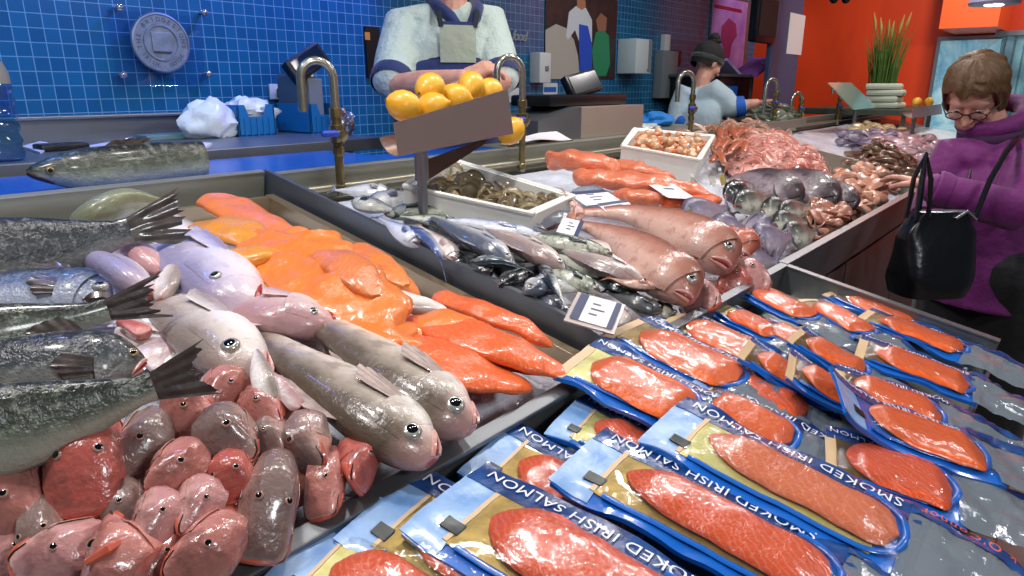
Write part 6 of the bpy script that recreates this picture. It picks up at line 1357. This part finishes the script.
# ---- the customer in purple
def customer():
    D = 2.25; hc = pD(975, 94, D); t = thing('person', 'woman with short brown hair and glasses in a purple jacket, bent over the counter edge', 'person', (pD(990, 300, D).x, pD(990, 300, D).y, 0))
    cl = -RT; tc = (-FW + V((0, 0, 0))).normalized()
    fw = (cl * .80 + tc * .55).normalized(); side = fw.cross(UP)
    face = (cl * .55 + tc * .60 - UP * .58).normalized()
    neck = pD(992, 132, D + .03); chest = pD(990, 180, D + .02); pel = pD(985, 290, D + .05); pel = V((pel.x, pel.y, .90))
    rs, re, rw = pD(952, 160, D + .06), pD(936, 196, D + .06), pD(924, 222, D - .02); ls, le, lw = pD(1036, 168, D - .10), pD(1010, 210, D - .24), pD(930, 187, D - .17)
    q = MB(); P, R = head_into(q, hc, face, UP, 1.0)
    q.limb([neck - UP * .06, neck + UP * .0, hc - UP * .02 - face * .03], [.062, .056, .056], 14); q.limb([pel, chest, neck - UP * .05], [.12, .12, .065], 12)
    for a, b, w in ((rs, re, rw), (ls, le, lw)): q.limb([chest + (a - chest) * .5, a, a * .5 + b * .5, b, b * .5 + w * .5, w], [.055, .052, .046, .040, .037, .027], 14)
    hd = pD(894, 174, D - .03) - lw; hand_into(q, lw, hd, V((0, 0, -1)) + cl * .2, 1.02, .28, 1, .22); hand_into(q, rw, V((0, 0, -1)) + cl * .2, cl * -1, 1.0, .9, -1)
    for s_ in (-1, 1): q.limb([pel + side * s_ * .09, V((pel.x, pel.y, .47)) + side * s_ * .1, V((pel.x, pel.y, .07)) + side * s_ * .1, V((pel.x, pel.y, .04)) + side * s_ * .1 + fw * .14], [.08, .058, .042, .036], 12)
    remesh(obj('body', q, SKIN, t), .0042, 3); eyes_for(t, P, R, 1.0)
    PU = cloth('purple_jacket', '#6c0f66', .7, 10, .02, .6)
    q = MB(); torso(q, V((pel.x, pel.y, .80)), chest, neck - UP * .02, side, fw, .215, .195, .205, .16)
    for a, b, w in ((rs, re, rw), (ls, le, lw)): q.limb([chest + (a - chest) * .5 + UP * .02, a, a * .5 + b * .5, b, b * .5 + w * .5, b * .08 + w * .92], [.095, .082, .072, .064, .056, .047], 18)
    remesh(obj('jacket', q, PU, t), .007, 4)
    for b, w in ((re, rw), (le, lw)):
        d = (w - b).normalized(); e = b * .1 + w * .9; q = MB(); q.tube([e - d * .03, e - d * .012, e + d * .006, e + d * .012], [.052, .056, .056, .05], 20, ends=False); obj('cuff', q, PU, t)
    q = MB(); q.tube([neck + side * .078 * math.cos(k) + fw * (.085 * math.sin(k)) + UP * (0.0 - .03 * math.sin(k)) for k in [2 * math.pi * i / 20 for i in range(21)]], .022, 12, ends=False); obj('collar', q, cloth('collar_dark', '#3a0c40', .8), t)
    q = MB(); n2 = neck + UP * .035 + (hc - neck) * .12; q.tube([n2 + side * .082 * math.cos(k) + fw * (.080 * math.sin(k) - .018) + UP * (-.045 * math.sin(k)) for k in [2 * math.pi * i / 20 for i in range(21)]], .030, 12, ends=False); obj('stand_collar', q, PU, t)
    q = MB(); f0 = chest + fw * .165; q.tube([neck + fw * .10 - UP * .06, f0 - UP * .02, f0 * .5 + (pel + fw * .18) * .5 - UP * .06], .004, 6); obj('zip', q, BLACK, t)
    BK = cloth('black_trousers', '#0c0b10', .8)
    q = MB()
    for s_ in (-1, 1): q.limb([pel + side * s_ * .085, V((pel.x, pel.y, .5)) + side * s_ * .10, V((pel.x, pel.y, .12)) + side * s_ * .10], [.135, .10, .085], 18)
    remesh(obj('trousers', q, BK, t), .009, 3)
    for s_ in (-1, 1): q = MB(); b = V((pel.x, pel.y, .045)) + side * s_ * .10; q.limb([b - fw * .06, b + fw * .06, b + fw * .17 - UP * .008], [.043, .045, .036], 14); obj('shoe', q, BLACK, t)
    HR = NT('hair_brown'); w = HR.noise(70, 4, .7, None, 1.5); HR.set(col=HR.mix(w, '#2a180b', '#7a5832'), rough=.5); HR.bump(w, .6, .004)
    vs = []; fs = []; n, rows = 72, 30
    for i in range(rows + 1):
        for j in range(n):
            a = 2 * math.pi * j / n; fr = math.cos(a); lim = -.075 + .128 * smooth(.15, .75, fr + .08 * math.sin(a * 5)) + .012 * math.sin(a * 9); z = lim + (.133 - lim) * math.sin((i / rows) * math.pi / 2)
            zz = (z - .035) / .100; rr = math.sqrt(max(0, 1 - zz * zz)) if zz > 0 else 1.0 - .10 * zz * zz
            w = noise.noise(V((fr * 4, math.sin(a) * 4, z * 22))); k = 1.06 + .05 * w + .035 * math.sin(a * 16 + 7 * noise.noise(V((fr * 2, math.sin(a) * 2, z * 20))) + z * 60) * min(1, i / 4 + .2)
            if i == 0: k *= .93
            vs.append(P(-.012 + .106 * rr * fr * k, .088 * rr * math.sin(a) * k, z + .006 * w))
    for i in range(rows):
        for j in range(n): fs.append((i * n + j, i * n + (j + 1) % n, (i + 1) * n + (j + 1) % n, (i + 1) * n + j))
    fs.append(tuple(rows * n + j for j in range(n)))
    q = MB(); q.add(vs, fs)
    obj('hair', q, HR.m, t)
    GLM = mat('glasses_frame', '#1a1414', .3); q = MB()
    for y in (.033, -.033): q.tube([P(.108, y + .024 * math.cos(k), -.006 + .014 * math.sin(k)) for k in [2 * math.pi * i / 16 for i in range(17)]], .0020, 6, ends=False)
    q.tube([P(.109, .011, -.002), P(.114, 0, .002), P(.109, -.011, -.002)], .0026, 6)
    for y in (.058, -.058): q.tube([P(.106, y, -.002), P(.06, y * 1.38, .004), P(-.01, y * 1.42, .004)], .002, 6)
    gl = obj('glasses', q, GLM, t); q = MB()
    for y in (.033, -.033): q = MB(); q.lathe([(.001, .0), (.014, .0)], P(.108, y, -.006), 16, M=R @ Matrix.Rotation(math.pi / 2, 3, 'Y')); obj('lens', q, FILM, gl)
    # handbag with two loop handles and a shoulder strap
    LE = mat('black_leather', '#0d0e12', .28, bump=.4, bscale=14, bdist=.01, coat=.3)
    bc = pD(934, 250, D - .34); bt = thing('handbag', 'black leather handbag hanging from the arm of the woman in purple', 'bag', bc)
    bx = (RT * .9 + FW * .1).normalized(); by = UP.cross(bx).normalized(); rings = []
    for i in range(13):
        u = i / 12; z = -.125 + .235 * u; w = .112 * (1 - .05 * u - .35 * max(0, u - .75) / .25) * (.86 + .14 * min(1, u * 5)); dth = .075 * (1 - .72 * u) * (.8 + .2 * min(1, u * 5)) + .006
        rings.append([bc + UP * z + bx * w * math.copysign(abs(math.cos(a)) ** .55, math.cos(a)) + by * dth * math.copysign(abs(math.sin(a)) ** .55, math.sin(a)) + by * .012 * noise.noise(V((a, z * 9, 2))) for a in [2 * math.pi * k / 28 for k in range(28)]])
    q = MB(); q.loft(rings); obj('body', q, LE, bt)
    q = MB(); q.tube([bc + UP * .108 - bx * .07, bc + UP * .110, bc + UP * .108 + bx * .07], .004, 8); obj('zip', q, CHROME, bt)
    for sy in (-1, 1):
        q = MB(); q.tube([bc + bx * -.085 + UP * .09 + by * sy * .02, bc + bx * -.085 + UP * .20 + by * sy * .015, bc + bx * -.072 + UP * .265, bc + bx * -.058 + UP * .20 + by * sy * .015, bc + bx * -.05 + UP * .10 + by * sy * .02], .0065, 8); obj('handle', q, LE, bt)
    q = MB(); q.tube([bc + bx * .085 + UP * .09, pD(976, 215, D - .32), pD(990, 180, D - .30), pD(1006, 152, D - .24), pD(1018, 138, D - .08)], .008, 8); obj('shoulder_strap', q, LE, bt)
    q = MB(); q.tube([bc + bx * .02 + UP * .095 - by * .035, bc + bx * .05 + UP * .115 - by * .035, bc + bx * .085 + UP * .09 - by * .03], .004, 8); obj('buckle', q, CHROME, bt)
customer()
# ------------------------------------------------------------------ lights, world, view
def area(name, loc, target, size, power, col=(1, 1, 1), sy=None, spread=180):
    l = bpy.data.lights.new(name, 'AREA'); l.energy = power; l.color = col; l.size = size; l.spread = math.radians(spread)
    if sy: l.shape = 'RECTANGLE'; l.size_y = sy
    o = bpy.data.objects.new(name, l); C.objects.link(o); o.location = loc
    o.rotation_euler = (V(target) - V(loc)).to_track_quat('-Z', 'Y').to_euler(); return o
def spot(name, loc, target, power, col, ang=60, blend=.6, r=.05):
    l = bpy.data.lights.new(name, 'SPOT'); l.energy = power; l.color = col; l.spot_size = math.radians(ang); l.spot_blend = blend; l.shadow_soft_size = r
    o = bpy.data.objects.new(name, l); C.objects.link(o); o.location = loc
    o.rotation_euler = (V(target) - V(loc)).to_track_quat('-Z', 'Y').to_euler(); return o
# row of counter lamps over the display
for i, (x, p) in enumerate(((-.2, 16), (.6, 15), (1.5, 12), (2.4, 13), (3.4, 14), (4.6, 13.5), (5.9, 10))):
    area('counter_lamp', (x, .95, 2.75), (x, .85, 1.1), .16, p, (1.0, .95, .93))
area('aisle_fill', (.3, -1.5, 2.3), (.5, .5, 1.0), .3, 20, (.95, .97, 1.0))  # added without a fixture to brighten the left trough and rim face
area('aisle_fill', (2.6, -1.0, 2.9), (2.4, .2, 1.0), .4, 14, (1, .95, .95))
spot('blue_wall_lamp', (.7, 2.2, 2.9), (.9, 3.0, 1.6), 30, (.12, .38, 1.0), 120)
spot('blue_wall_lamp', (2.3, 2.35, 2.9), (1.75, 3.0, 2.0), 120, (.16, .2, 1.0), 90)
spot('blue_wall_lamp', (0.2, 2.2, 2.9), (.5, 2.4, 1.25), 40, (.1, .35, 1.0), 100)
spot('blue_wall_lamp', (.3, 1.75, 2.9), (.05, 1.3, 1.15), 16, (.25, .3, 1.0), 50)
spot('wall_lamp', (4.3, 2.0, 2.9), (4.2, 3.0, 1.6), 22, (.7, .9, 1.0), 110)
spot('wall_lamp', (7.0, 2.2, 2.9), (7.3, 3.0, 1.6), 24, (.7, .75, 1.0), 80)
spot('orange_wall_lamp', (6.0, .9, 3.2), (7.75, 1.2, 1.9), 95, (1.0, .9, .75), 120)
spot('orange_wall_lamp', (6.3, -.5, 3.2), (7.6, .2, 1.9), 80, (1.0, .92, .8), 110)
spot('curtain_fill', (4.8, -.4, 2.15), (7.5, .5, 1.6), 70, (.85, .95, 1.0), 60)  # added low in front to light the dark curtain and freezer door
spot('staff_lamp', (2.1, 1.3, 3.0), (2.1, 1.95, 1.5), 22, (.9, 1.0, .92), 60)
w = bpy.data.worlds.new('World'); bpy.context.scene.world = w; w.use_nodes = True
w.node_tree.nodes['Background'].inputs[0].default_value = (.32, .36, .45, 1); w.node_tree.nodes['Background'].inputs[1].default_value = .17
vs = bpy.context.scene.view_settings
vs.view_transform = 'Standard'; vs.look = 'None'; vs.exposure = -0.08; vs.gamma = 1.0; vs.use_curve_mapping = False
